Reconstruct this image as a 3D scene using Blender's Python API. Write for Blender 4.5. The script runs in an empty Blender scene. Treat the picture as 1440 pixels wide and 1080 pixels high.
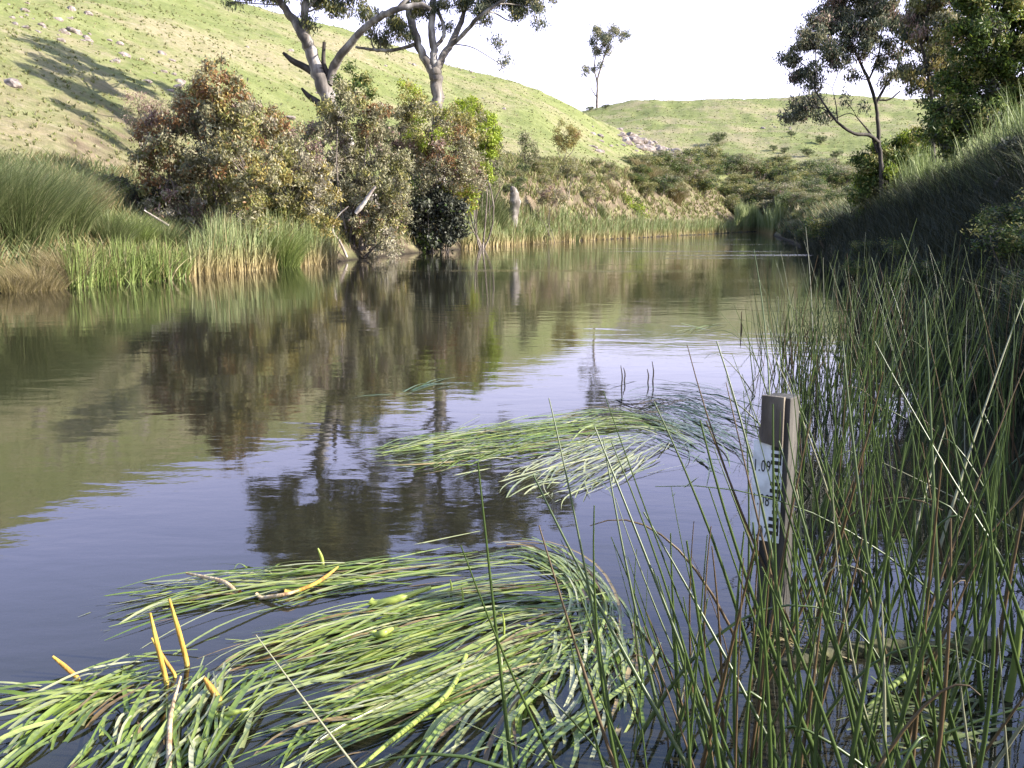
import bpy, math, random
import numpy as np
from mathutils import Vector
rng = np.random.default_rng(7); random.seed(7)
R = math.radians
# ------------------------------------------------------------------ camera
F_PX = 1400.0; CAM_H = 1.4; PITCH = math.atan((540-311)/F_PX)
sc = bpy.context.scene
cam_d = bpy.data.cameras.new('camera'); cam = bpy.data.objects.new('camera', cam_d)
sc.collection.objects.link(cam); sc.camera = cam
cam_d.sensor_width = 36; cam_d.lens = 35.0; cam_d.clip_end = 3000; cam_d.clip_start = 0.05
cam.location = (0, 0, CAM_H); cam.rotation_euler = (R(90)-PITCH, 0, 0)
# ------------------------------------------------------------------ world, sun, exposure
SUN_AZ, SUN_EL = R(101), R(27)
w = bpy.data.worlds.new('World'); sc.world = w; w.use_nodes = True
nt = w.node_tree; bg = nt.nodes['Background']
sky = nt.nodes.new('ShaderNodeTexSky'); sky.sky_type = 'NISHITA'; sky.sun_disc = False
sky.sun_elevation = SUN_EL; sky.sun_rotation = SUN_AZ; sky.air_density = 1.0; sky.dust_density = 2.0; sky.ozone_density = 2.5
# thin bright veil of high cloud, thickest toward the horizon
_tc = nt.nodes.new('ShaderNodeTexCoord'); _sx = nt.nodes.new('ShaderNodeSeparateXYZ'); nt.links.new(_tc.outputs['Generated'], _sx.inputs[0])
_mr = nt.nodes.new('ShaderNodeMapRange'); _mr.inputs[1].default_value = .2; _mr.inputs[2].default_value = .6; _mr.inputs[3].default_value = .97; _mr.inputs[4].default_value = .0; _mr.interpolation_type = 'SMOOTHSTEP'; nt.links.new(_sx.outputs[2], _mr.inputs[0])
_mx = nt.nodes.new('ShaderNodeMix'); _mx.data_type = 'RGBA'; nt.links.new(_mr.outputs[0], _mx.inputs[0]); nt.links.new(sky.outputs[0], _mx.inputs[6]); _cr = nt.nodes.new('ShaderNodeValToRGB'); nt.links.new(_sx.outputs[2], _cr.inputs[0]); _e = _cr.color_ramp.elements
_e[0].position = .1; _e[0].color = (.8, .78, 1, 1); _e[1].position = .3; _e[1].color = (.54, .58, 1, 1)
_vm = nt.nodes.new('ShaderNodeVectorMath'); _vm.operation = 'SCALE'; _vm.inputs[3].default_value = 5.2; nt.links.new(_cr.outputs[0], _vm.inputs[0]); nt.links.new(_vm.outputs[0], _mx.inputs[7])
nt.links.new(_mx.outputs[2], bg.inputs[0]); bg.inputs[1].default_value = 0.15
sd = bpy.data.lights.new('sun', 'SUN'); sd.energy = 5.0; sd.angle = R(0.5); sd.color = (1, .93, .82)
so = bpy.data.objects.new('sun', sd); sc.collection.objects.link(so)
svec = Vector((math.sin(SUN_AZ)*math.cos(SUN_EL), math.cos(SUN_AZ)*math.cos(SUN_EL), math.sin(SUN_EL)))
so.rotation_euler = svec.to_track_quat('Z', 'Y').to_euler(); so.location = (40, -10, 40)
sc.view_settings.view_transform = 'Standard'; sc.view_settings.look = 'None'
sc.view_settings.exposure = 1.6; sc.view_settings.gamma = 1
sc.render.engine = 'CYCLES'
sc.cycles.max_bounces = 7; sc.cycles.transparent_max_bounces = 12; sc.cycles.diffuse_bounces = 3
sc.cycles.sample_clamp_indirect = 6
# ------------------------------------------------------------------ picture geometry
cp, sp = math.cos(PITCH), math.sin(PITCH)
def pdir(px, py):
    u = (px-720)/F_PX; v = (540-py)/F_PX
    return np.array([u, cp+v*sp, -sp+v*cp])
def P(px, py, Y):
    d = pdir(px, py); return np.array([0, 0, CAM_H]) + d*(Y/d[1])
def W(px, py, z=0.0):
    d = pdir(px, py); t = (z-CAM_H)/d[2]; return np.array([0, 0, CAM_H]) + d*t
def polar(p): return (math.degrees(math.atan2(p[0], p[1])), math.hypot(p[0], p[1]), p[2])
# ------------------------------------------------------------------ value noise
_tab = rng.random((256, 256))
def vnoise(x, y):
    x = np.asarray(x, float); y = np.asarray(y, float)
    xi = np.floor(x).astype(int); yi = np.floor(y).astype(int); fx = x-xi; fy = y-yi
    fx = fx*fx*(3-2*fx); fy = fy*fy*(3-2*fy)
    a = _tab[xi % 256, yi % 256]; b = _tab[(xi+1) % 256, yi % 256]; c = _tab[xi % 256, (yi+1) % 256]; d = _tab[(xi+1) % 256, (yi+1) % 256]
    return (a*(1-fx)+b*fx)*(1-fy)+(c*(1-fx)+d*fx)*fy
def fbm(x, y, o=4):
    s = 0; a = 1; t = 0
    for i in range(o):
        s = s+a*vnoise(np.asarray(x)*2**i+17.3*i, np.asarray(y)*2**i-9.1*i); t += a; a *= .5
    return s/t-.5
# ------------------------------------------------------------------ terrain rings
def wp(px, py): return polar(W(px, py))
def pp(px, py, Y): return polar(P(px, py, Y))
rA = [(-180, 2, 0), (-172, 4, 0), (-168, 60, 0), (-160, 90, 0), (-143, 50, 0), (-116, 22.4, 0), (-72, 16.8, 0), wp(-150, 432), wp(0, 412), wp(90, 405), wp(240, 392),
      wp(470, 369), wp(640, 351), wp(740, 343), wp(900, 334), wp(1000, 329), wp(1060, 325), wp(1085, 325), wp(1096, 334), wp(1130, 350), wp(1170, 385), wp(1200, 410), wp(1300, 485), wp(1440, 580),
      (45, 4.6, 0), (60, 3.2, 0), (90, 2.4, 0), (180, 2, 0)]
rB = [(-180, 5, 2), (-172, 8, 2), (-168, 65, 2), (-160, 96, 2), (-143, 57, 2.5), (-116, 30, 3), (-72, 25, 3), pp(-150, 210, 26), pp(0, 240, 27.5), pp(90, 241, 29.5), pp(190, 272, 33), pp(300, 272, 37),
      pp(470, 266, 44), pp(640, 250, 58), pp(700, 240, 64), pp(750, 238, 70), pp(800, 240, 78), pp(880, 246, 96), pp(950, 245, 125), pp(1000, 242, 158), pp(1085, 240, 165), pp(1096, 318, 105), pp(1130, 315, 62), pp(1170, 303, 46),
      pp(1200, 298, 38), pp(1300, 262, 25), pp(1440, 222, 16.5), (45, 9, 2.5), (60, 6.8, 2.6), (90, 5.4, 2.4), (180, 5, 2)]
rC = [(-180, 12, 2.3), (-168, 75, 2.3), (-143, 65, 3), (-116, 38, 3.6), (-72, 34, 4), pp(-150, 205, 30), pp(0, 228, 31), pp(90, 232, 33.5), pp(190, 255, 37), pp(300, 254, 42),
      pp(470, 250, 55), pp(640, 238, 70), pp(700, 232, 77), pp(750, 230, 83), pp(800, 231, 90), pp(880, 237, 106), pp(950, 238, 132), pp(1000, 236, 164), pp(1085, 236, 172), pp(1096, 312, 118), pp(1130, 306, 75), pp(1170, 298, 55),
      pp(1200, 298, 46), pp(1300, 272, 32), (27, 24, 2.2), (45, 15, 3), (60, 12, 3), (90, 10, 3), (180, 12, 2.3)]
rD = [(-180, 60, 4), (-143, 90, 10), (-116, 70, 14), (-72, 60, 13), pp(-150, 30, 43), pp(0, 80, 45), pp(90, 105, 47), pp(190, 125, 51), pp(300, 140, 58),
      pp(470, 150, 76), pp(640, 165, 98), pp(760, 182, 106), pp(830, 205, 114), pp(900, 224, 122), pp(960, 232, 138), pp(1000, 235, 168), pp(1090, 236, 176), (17, 130, 4), (22, 100, 4), (27, 80, 4), (45, 70, 4), (90, 60, 4), (180, 60, 4)]
rE = [(-180, 120, 8), (-143, 150, 28), (-116, 120, 34), (-72, 110, 36), pp(-150, -190, 112), pp(0, -110, 115), pp(90, -75, 117), pp(200, -42, 120), pp(340, 0, 126), pp(480, 36, 130),
      pp(560, 62, 133), pp(640, 91, 136), pp(700, 107, 137), pp(760, 126, 138), pp(830, 155, 140), pp(900, 189, 142), pp(950, 213, 148), pp(990, 232, 160), pp(1020, 234, 172), pp(1090, 235, 180), (17, 150, 6), (22, 130, 6), (27, 110, 6), (45, 100, 6), (90, 100, 6), (180, 120, 8)]
rF = [(-180, 180, 8), (-90, 170, 28), (-20, 175, 20), (-8, 178, 14), (0, 178, 11), (8, 180, 9.5), (12, 180, 9.5), (16, 186, 9), (30, 170, 7), (60, 150, 8), (180, 180, 8)]
rG = [(-180, 230, 12), (-20, 225, 18), (-8, 225, 14), (0, 225, 14), pp(800, 222, 205), pp(1000, 226, 205), pp(1100, 226, 205), pp(1240, 226, 205), pp(1440, 226, 205), (60, 200, 12), (180, 230, 12)]
rH = [(-180, 330, 20), (-60, 330, 24), (-8, 330, 22), pp(720, 165, 330), pp(780, 155, 330), pp(830, 150, 332), pp(900, 143, 336), pp(1000, 137, 340), pp(1100, 132, 342), pp(1240, 126, 342), pp(1440, 122, 340), (50, 330, 42), (90, 330, 30), (180, 330, 20)]
rI = [(-180, 430, 12), (0, 430, 25), (180, 430, 18)]
rJ = [(-180, 1500, -10), (180, 1500, -10)]
AZ = np.concatenate([np.arange(-180, -40, 2.0), np.arange(-40, -30, .5), np.arange(-30, 31, .12), np.arange(31, 42, .5), np.arange(42, 180.1, 2.0)])
RAD = np.concatenate([[0.0, .4, .8], np.exp(np.linspace(math.log(1.1), math.log(600), 430)), [800, 1100, 1500]])
def ring(r):
    a = np.array(r, float); o = np.argsort(a[:, 0]); a = a[o]
    return np.interp(AZ, a[:, 0], a[:, 1]), np.interp(AZ, a[:, 0], a[:, 2])
rings = [ring(r) for r in (rA, rB, rC, rD, rE, rF, rG, rH, rI, rJ)]
Z = np.zeros((len(AZ), len(RAD)))
for i, a in enumerate(AZ):
    A = rings[0][0][i]
    riv = 1.0 if -165 < a < 25 else (max(0, 1-(a-25)/20) if a >= 25 else 0)
    if riv > 0:
        xs = [0, 1.2, 1.7, 2.4]; zs = [.12, .1, -.1-.1*riv, -.45*riv-.1]
        if A > 3.2: xs += [A-min(2.0, .25*A)]; zs += [-.5*riv-.05]
    else: xs = [0, 1.2, 1.7]; zs = [.12, .1, .05]
    for k, (rd, rz) in enumerate(rings):
        xs.append(max(rd[i], xs[-1]+.3)); zs.append(rz[i])
    # eased bank toe
    Z[i] = np.interp(RAD, xs, zs)
def smooth(Z, ax, k, m=None):
    ker = np.hanning(2*k+3)[1:-1]; ker /= ker.sum()
    pad = [(0, 0), (0, 0)]; pad[ax] = (k, k)
    Zp = np.pad(Z, pad, mode='edge'); out = np.zeros_like(Z)
    for j, kv in enumerate(ker):
        out += kv*(Zp[j:j+Z.shape[0], :] if ax == 0 else Zp[:, j:j+Z.shape[1]])
    return out if m is None else Z*(1-m)+out*m
Z = smooth(Z, 1, 3)
mfar = np.clip((RAD-60)/60, 0, 1)[None, :]
Z = smooth(Z, 1, 6, mfar*.8); Z = smooth(Z, 0, 10, np.clip((RAD-40)/60, 0, 1)[None, :]); Z = smooth(Z, 0, 4)
XX = np.sin(np.radians(AZ))[:, None]*RAD[None, :]; YY = np.cos(np.radians(AZ))[:, None]*RAD[None, :]
land = np.clip(Z/1.0, 0, 1)
amp = np.interp(RAD, [0, 5, 20, 40, 80, 150, 300, 600], [.03, .12, .3, .45, .9, 1.1, 2.0, 2.0])[None, :]
Z = Z + land*amp*fbm(XX/7, YY/7, 4) + land*np.interp(RAD, [0, 60, 100, 160, 300], [0, 0, 2.0, 1.0, 5.0])[None, :]*fbm(XX/45+3, YY/45, 2)
Z = Z + land*np.interp(RAD, [0, 10, 30], [.03, .1, .18])[None, :]*fbm(XX/.9, YY/.9, 2)
SHORE = np.array([RAD[(lambda k: k if k > 0 else 0)(int(np.argmax((Z[i] > 0.02) & (RAD > max(2.5, .6*rings[0][0][i])))))] for i in range(len(AZ))])
def gh(x, y):
    a = np.degrees(np.arctan2(x, y)); r = np.hypot(x, y)
    fi = np.interp(a, AZ, np.arange(len(AZ))); fj = np.interp(r, RAD, np.arange(len(RAD)))
    i = np.clip(fi.astype(int) if hasattr(fi, 'astype') else int(fi), 0, len(AZ)-2); j = np.clip(fj.astype(int) if hasattr(fj, 'astype') else int(fj), 0, len(RAD)-2)
    u = fi-i; v = fj-j
    return (Z[i, j]*(1-u)*(1-v)+Z[i+1, j]*u*(1-v)+Z[i, j+1]*(1-u)*v+Z[i+1, j+1]*u*v)
def hit(px, py, t0=4, t1=600):
    d = pdir(px, py); t = np.exp(np.linspace(math.log(t0), math.log(t1), 3000))
    p = np.array([0, 0, CAM_H])[None]+d[None]*t[:, None]; g = gh(p[:, 0], p[:, 1])
    below = p[:, 2] < np.maximum(g, 0)
    if not below.any(): return hit(px, py+8, t0, t1)
    return p[np.argmax(below)]
def onground(px, Y, py=300):
    p = P(px, py, Y); p[2] = gh(p[0], p[1]); return p
# ------------------------------------------------------------------ mesh helpers
class MB:
    def __init__(s): s.V = []; s.F = []; s.M = []; s.n = 0
    def add(s, V, F, mi=0):
        V = np.asarray(V, float).reshape(-1, 3); F = np.asarray(F, int)
        s.V.append(V); s.F.append(F+s.n); s.M.append(np.full(len(F), mi) if np.isscalar(mi) else np.asarray(mi)); s.n += len(V)
    def build(s, name, mats, parent=None, smooth=True, loc=None):
        me = bpy.data.meshes.new(name); V = np.concatenate(s.V)
        if loc is not None: V = V-np.asarray(loc)[None]
        me.vertices.add(len(V)); me.vertices.foreach_set('co', V.astype(np.float32).ravel())
        li = np.concatenate([f.ravel() for f in s.F]); tot = np.concatenate([np.full(len(f), f.shape[1]) for f in s.F])
        st = np.concatenate([[0], np.cumsum(tot)[:-1]])
        me.loops.add(len(li)); me.loops.foreach_set('vertex_index', li.astype(np.int32))
        me.polygons.add(len(tot)); me.polygons.foreach_set('loop_start', st.astype(np.int32))
        me.polygons.foreach_set('material_index', np.concatenate(s.M).astype(np.int32))
        me.polygons.foreach_set('use_smooth', np.full(len(tot), smooth))
        me.update(calc_edges=True)
        for m in (mats if isinstance(mats, (list, tuple)) else [mats]): me.materials.append(m)
        o = bpy.data.objects.new(name, me); sc.collection.objects.link(o)
        if loc is not None and parent is None: o.location = loc
        if parent is not None: o.parent = parent
        return o
def tag(o, label=None, cat=None, group=None, kind=None):
    if label: o['label'] = label
    if cat: o['category'] = cat
    if group: o['group'] = group
    if kind: o['kind'] = kind
    return o
def empty(name, loc):
    o = bpy.data.objects.new(name, None); sc.collection.objects.link(o); o.location = loc; o.empty_display_size = .2; return o
def copy_tree(o, parent=None):
    c = o.copy(); sc.collection.objects.link(c)
    if parent is not None: c.parent = parent
    for ch in list(o.children): copy_tree(ch, c)
    return c
def spline(pts, n):
    pts = np.asarray(pts, float); m = len(pts)
    if m == 2: return pts[0]+(pts[1]-pts[0])*np.linspace(0, 1, n)[:, None]
    p = np.vstack([2*pts[0]-pts[1], pts, 2*pts[-1]-pts[-2]]); out = []
    for t in np.linspace(0, m-1-1e-9, n):
        i = int(t); u = t-i; a, b, c, d = p[i], p[i+1], p[i+2], p[i+3]
        out.append(.5*((2*b)+(-a+c)*u+(2*a-5*b+4*c-d)*u*u+(-a+3*b-3*c+d)*u**3))
    return np.array(out)
def tubes(mb, paths, rad, s=6, mi=0, cap=True):
    paths = np.asarray(paths, float); rad = np.asarray(rad, float)
    if paths.ndim == 2: paths = paths[None]; rad = rad[None]
    N, n, _ = paths.shape
    T = np.gradient(paths, axis=1); T /= np.linalg.norm(T, axis=2, keepdims=True)+1e-12
    mean = T.mean(1); ref = np.where(np.abs(mean[:, 2:3]) < .8*np.linalg.norm(mean, axis=1, keepdims=True), [[0, 0, 1.]], [[0.31, .95, 0.]])
    A = np.cross(T, ref[:, None, :]); A /= np.linalg.norm(A, axis=2, keepdims=True)+1e-12; B = np.cross(T, A)
    th = np.linspace(0, 2*np.pi, s, endpoint=False)
    V = paths[:, :, None, :]+rad[:, :, None, None]*(A[:, :, None, :]*np.cos(th)[:, None]+B[:, :, None, :]*np.sin(th)[:, None])
    base = (np.arange(N)*n*s)[:, None, None]; i = np.arange(n-1)[None, :, None]; k = np.arange(s)[None, None, :]; k2 = (k+1) % s
    q = np.stack(np.broadcast_arrays(base+i*s+k, base+i*s+k2, base+(i+1)*s+k2, base+(i+1)*s+k), -1).reshape(-1, 4)
    m = mi if np.isscalar(mi) else np.repeat(mi, (n-1)*s)
    mb.add(V, q, m)
    if cap and s >= 3:
        e = (np.arange(N)*n*s)[:, None]
        mb.add(V.reshape(N, n, s, 3)[:, -1].reshape(-1, 3), np.arange(N*s).reshape(N, s), mi if np.isscalar(mi) else mi)
def ribbons(mb, paths, wid, side, mi=0):
    paths = np.asarray(paths, float); N, n, _ = paths.shape
    off = side[:, None, :]*wid[:, :, None]*.5
    V = np.stack([paths-off, paths+off], 2)
    base = (np.arange(N)*n*2)[:, None]; i = np.arange(n-1)[None, :]
    q = np.stack([base+i*2, base+i*2+1, base+i*2+3, base+i*2+2], -1).reshape(-1, 4)
    mb.add(V, q, mi if np.isscalar(mi) else np.repeat(mi, n-1))
def blades(mb, base, h, lean, wid, segs=3, bend=.5, mi=0, laz=None):
    """grass blades: base (N,3), height, lean amount, width"""
    N = len(base); az = rng.random(N)*2*np.pi if laz is None else laz
    t = np.linspace(0, 1, segs+1)[None, :, None]
    d = np.stack([np.cos(az), np.sin(az), 0*az], -1)[:, None, :]
    h = np.broadcast_to(h, (N,))[:, None, None]; lean = np.broadcast_to(lean, (N,))[:, None, None]; wid = np.broadcast_to(wid, (N,))
    path = base[:, None, :]+d*lean*h*(t*(1-bend)+bend*t**2.2)+np.array([0, 0, 1.])*h*(t-.35*lean*bend*t**2.5)
    a2 = rng.random(N)*2*np.pi; side = np.stack([np.cos(a2), np.sin(a2), 0*a2], -1)
    prof = np.array([1, 1, .75, .45, .3, .2])[:segs+1].copy(); prof[-1] = .08
    ribbons(mb, path, wid[:, None]*prof[None, :], side, mi)
def unit(v): return v/(np.linalg.norm(v, axis=-1, keepdims=True)+1e-12)
def leaves(mb, c, L, Wd, droop=.3, mi=0):
    N = len(c); L = L*LS; Wd = Wd*LS*.9; ax = rng.normal(size=(N, 3)); ax[:, 2] -= droop*2; ax = unit(ax)
    sd = unit(np.cross(ax, rng.normal(size=(N, 3)))); nn = np.cross(ax, sd)
    L = (L*(.6+.8*rng.random(N)))[:, None]; Wd = (Wd*(.7+.6*rng.random(N)))[:, None]
    V = np.stack([c-ax*L*.5, c+sd*Wd*.5+nn*L*.06-ax*L*.05, c+ax*L*.5, c-sd*Wd*.5+nn*L*.06-ax*L*.05], 1)
    mb.add(V, np.arange(N*4).reshape(N, 4), mi)
# ------------------------------------------------------------------ materials
def newmat(name):
    m = bpy.data.materials.new(name); m.use_nodes = True; t = m.node_tree; b = t.nodes['Principled BSDF']; return m, t, b
def N_(t, kind, **kw):
    n = t.nodes.new(kind)
    for k, v in kw.items():
        if hasattr(n, k): setattr(n, k, v)
        else: n.inputs[k].default_value = v
    return n
def ramp(t, stops, fac):
    r = t.nodes.new('ShaderNodeValToRGB'); e = r.color_ramp.elements
    while len(e) < len(stops): e.new(.5)
    for el, (p, c) in zip(e, stops): el.position = p; el.color = (*c, 1)
    t.links.new(fac, r.inputs[0]); return r.outputs[0]
def leafmat(name, c1, c2, c3=None, rough=.5, trans=.3, spec=.35, grad=None):
    m, t, b = newmat(name); g = t.nodes.new('ShaderNodeNewGeometry')
    stops = [(0, c1), (.6, c2), (1, c3 or c2)]
    col = ramp(t, stops, g.outputs['Random Per Island'])
    if grad:  # dry stem bases: colour of the plant itself by height over the water
        z0, z1, cb = grad; sx = N_(t, 'ShaderNodeSeparateXYZ'); t.links.new(g.outputs['Position'], sx.inputs[0])
        mr = N_(t, 'ShaderNodeMapRange'); mr.inputs[1].default_value = z0; mr.inputs[2].default_value = z1; t.links.new(sx.outputs[2], mr.inputs[0])
        mx = N_(t, 'ShaderNodeMix', data_type='RGBA'); t.links.new(mr.outputs[0], mx.inputs[0]); mx.inputs[6].default_value = (*cb, 1); t.links.new(col, mx.inputs[7]); col = mx.outputs[2]
    t.links.new(col, b.inputs['Base Color']); b.inputs['Roughness'].default_value = rough; b.inputs['Specular IOR Level'].default_value = spec
    tr = t.nodes.new('ShaderNodeBsdfTranslucent'); t.links.new(col, tr.inputs[0])
    mx = t.nodes.new('ShaderNodeMixShader'); mx.inputs[0].default_value = trans
    t.links.new(b.outputs[0], mx.inputs[1]); t.links.new(tr.outputs[0], mx.inputs[2]); t.links.new(mx.outputs[0], t.nodes['Material Output'].inputs[0])
    return m
LM = {
 'grey': leafmat('leaf_grey_green', (.15, .155, .08), (.27, .25, .14), (.41, .37, .25)),
 'olive': leafmat('leaf_olive', (.13, .14, .04), (.25, .245, .075), (.35, .29, .11)),
 'rust': leafmat('leaf_rust', (.16, .08, .04), (.27, .145, .06), (.34, .21, .09)),
 'ochre': leafmat('leaf_ochre', (.22, .17, .05), (.33, .26, .08), (.4, .34, .1)),
 'yellow': leafmat('leaf_yellow_green', (.18, .25, .02), (.3, .38, .035), (.38, .44, .06)),
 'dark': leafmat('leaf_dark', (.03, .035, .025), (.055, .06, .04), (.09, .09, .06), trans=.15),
 'pale': leafmat('leaf_pale', (.25, .22, .16), (.36, .32, .24), (.42, .4, .3)),
 'deep': leafmat('leaf_deep_green', (.035, .06, .014), (.075, .12, .025), (.16, .21, .045)),
 'gum': leafmat('leaf_gum', (.05, .07, .045), (.1, .12, .07), (.17, .18, .12)),
 'pink': leafmat('leaf_pinkish', (.2, .12, .1), (.3, .2, .17), (.36, .28, .22)),
}
LK = list(LM); LL = [LM[k] for k in LK]
def barkmat(name, c1, c2, c3, scale=6.0, bump=.6):
    m, t, b = newmat(name); tc = t.nodes.new('ShaderNodeTexCoord'); mp = t.nodes.new('ShaderNodeMapping'); mp.inputs[3].default_value = (1, 1, .25)
    t.links.new(tc.outputs['Object'], mp.inputs[0]); n = N_(t, 'ShaderNodeTexNoise'); n.inputs['Scale'].default_value = scale; n.inputs['Detail'].default_value = 6
    t.links.new(mp.outputs[0], n.inputs['Vector']); t.links.new(ramp(t, [(.3, c1), (.5, c2), (.68, c3)], n.outputs[0]), b.inputs['Base Color'])
    bp = N_(t, 'ShaderNodeBump'); bp.inputs['Strength'].default_value = bump; bp.inputs['Distance'].default_value = .05; t.links.new(n.outputs[0], bp.inputs['Height']); t.links.new(bp.outputs[0], b.inputs['Normal'])
    b.inputs['Roughness'].default_value = .85; return m
BK_gum = barkmat('bark_gum', (.035, .03, .026), (.15, .13, .115), (.46, .43, .4), 2.6)
BK_dark = barkmat('bark_dark', (.014, .011, .009), (.035, .028, .023), (.07, .058, .048), 5)
BK_mid = barkmat('bark_grey_brown', (.05, .038, .03), (.13, .105, .085), (.25, .21, .18), 4)
BK_dead = barkmat('dead_wood', (.12, .09, .075), (.3, .25, .22), (.5, .46, .42), 4)
# --- ground
def ground_material():
    m, t, b = newmat('ground_grass'); tc = t.nodes.new('ShaderNodeNewGeometry'); L = t.links.new
    def noise(s, d=5, r=.6, vec=None):
        n = N_(t, 'ShaderNodeTexNoise'); n.inputs['Scale'].default_value = s; n.inputs['Detail'].default_value = d; n.inputs['Roughness'].default_value = r; L(vec or tc.outputs['Position'], n.inputs['Vector']); return n.outputs[0]
    def mix(f, a, c):
        x = N_(t, 'ShaderNodeMix', data_type='RGBA'); L(f, x.inputs[0])
        for s, i in ((a, 6), (c, 7)):
            if isinstance(s, tuple): x.inputs[i].default_value = (*s, 1)
            else: L(s, x.inputs[i])
        return x.outputs[2]
    def mr(v, a, c, lo=0., hi=1.):
        x = N_(t, 'ShaderNodeMapRange'); x.inputs[1].default_value = a; x.inputs[2].default_value = c; x.inputs[3].default_value = lo; x.inputs[4].default_value = hi; L(v, x.inputs[0]); return x.outputs[0]
    green = ramp(t, [(.3, (.105, .13, .045)), (.48, (.165, .185, .068)), (.62, (.21, .225, .095)), (.75, (.255, .25, .13))], noise(.35, 8, .7))
    dry = ramp(t, [(.3, (.16, .15, .075)), (.5, (.27, .235, .14)), (.7, (.34, .28, .21))], noise(1.4, 8, .75))
    f = mr(noise(.075, 9, .72), .47, .6); col = mix(f, green, dry)
    fine = mr(noise(3.5, 6, .85), .46, .66, 0, .65); col = mix(fine, col, (.12, .14, .05))
    fleck = mr(noise(.9, 7, .85), .57, .7, 0, .6); col = mix(fleck, col, (.085, .11, .035))
    track = mr(noise(.22, 4, .6), .62, .7, 0, .55); col = mix(track, col, (.26, .21, .14))
    # bank earth on steep faces near the water and below the terrace lip
    sx = N_(t, 'ShaderNodeSeparateXYZ'); L(tc.outputs['True Normal'], sx.inputs[0]); sz = N_(t, 'ShaderNodeSeparateXYZ'); L(tc.outputs['Position'], sz.inputs[0])
    earth = ramp(t, [(.3, (.06, .045, .03)), (.5, (.13, .105, .07)), (.7, (.24, .18, .13))], noise(1.1, 7, .7))
    steep = mr(sx.outputs[2], .93, .8); nz = noise(.8, 4); low = mr(sz.outputs[2], 9.5, 5.0)
    mm = N_(t, 'ShaderNodeMath', operation='MULTIPLY'); L(steep, mm.inputs[0]); L(low, mm.inputs[1]); m2 = N_(t, 'ShaderNodeMath', operation='MULTIPLY'); L(mm.outputs[0], m2.inputs[0]); L(mr(nz, .3, .5), m2.inputs[1])
    col = mix(m2.outputs[0], col, earth)
    mud = mr(sz.outputs[2], .25, .0); col = mix(mud, col, (.028, .023, .018))
    L(col, b.inputs['Base Color']); b.inputs['Roughness'].default_value = .95; b.inputs['Specular IOR Level'].default_value = .1
    bp = N_(t, 'ShaderNodeBump'); bp.inputs['Strength'].default_value = .8; bp.inputs['Distance'].default_value = .35; L(noise(1.5, 8, .75), bp.inputs['Height']); L(bp.outputs[0], b.inputs['Normal'])
    return m
GM = ground_material()
nA, nR = Z.shape; mb = MB()
V = np.stack([XX, YY, Z], -1).reshape(-1, 3); i = np.arange(nA-1)[:, None]; j = np.arange(nR-1)[None, :]
q = np.stack([i*nR+j, i*nR+j+1, (i+1)*nR+j+1, (i+1)*nR+j], -1).reshape(-1, 4)[:, ::-1]
mb.add(V, q); tag(mb.build('terrain', GM), 'grassy river valley hillsides and river banks', kind='structure')
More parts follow.
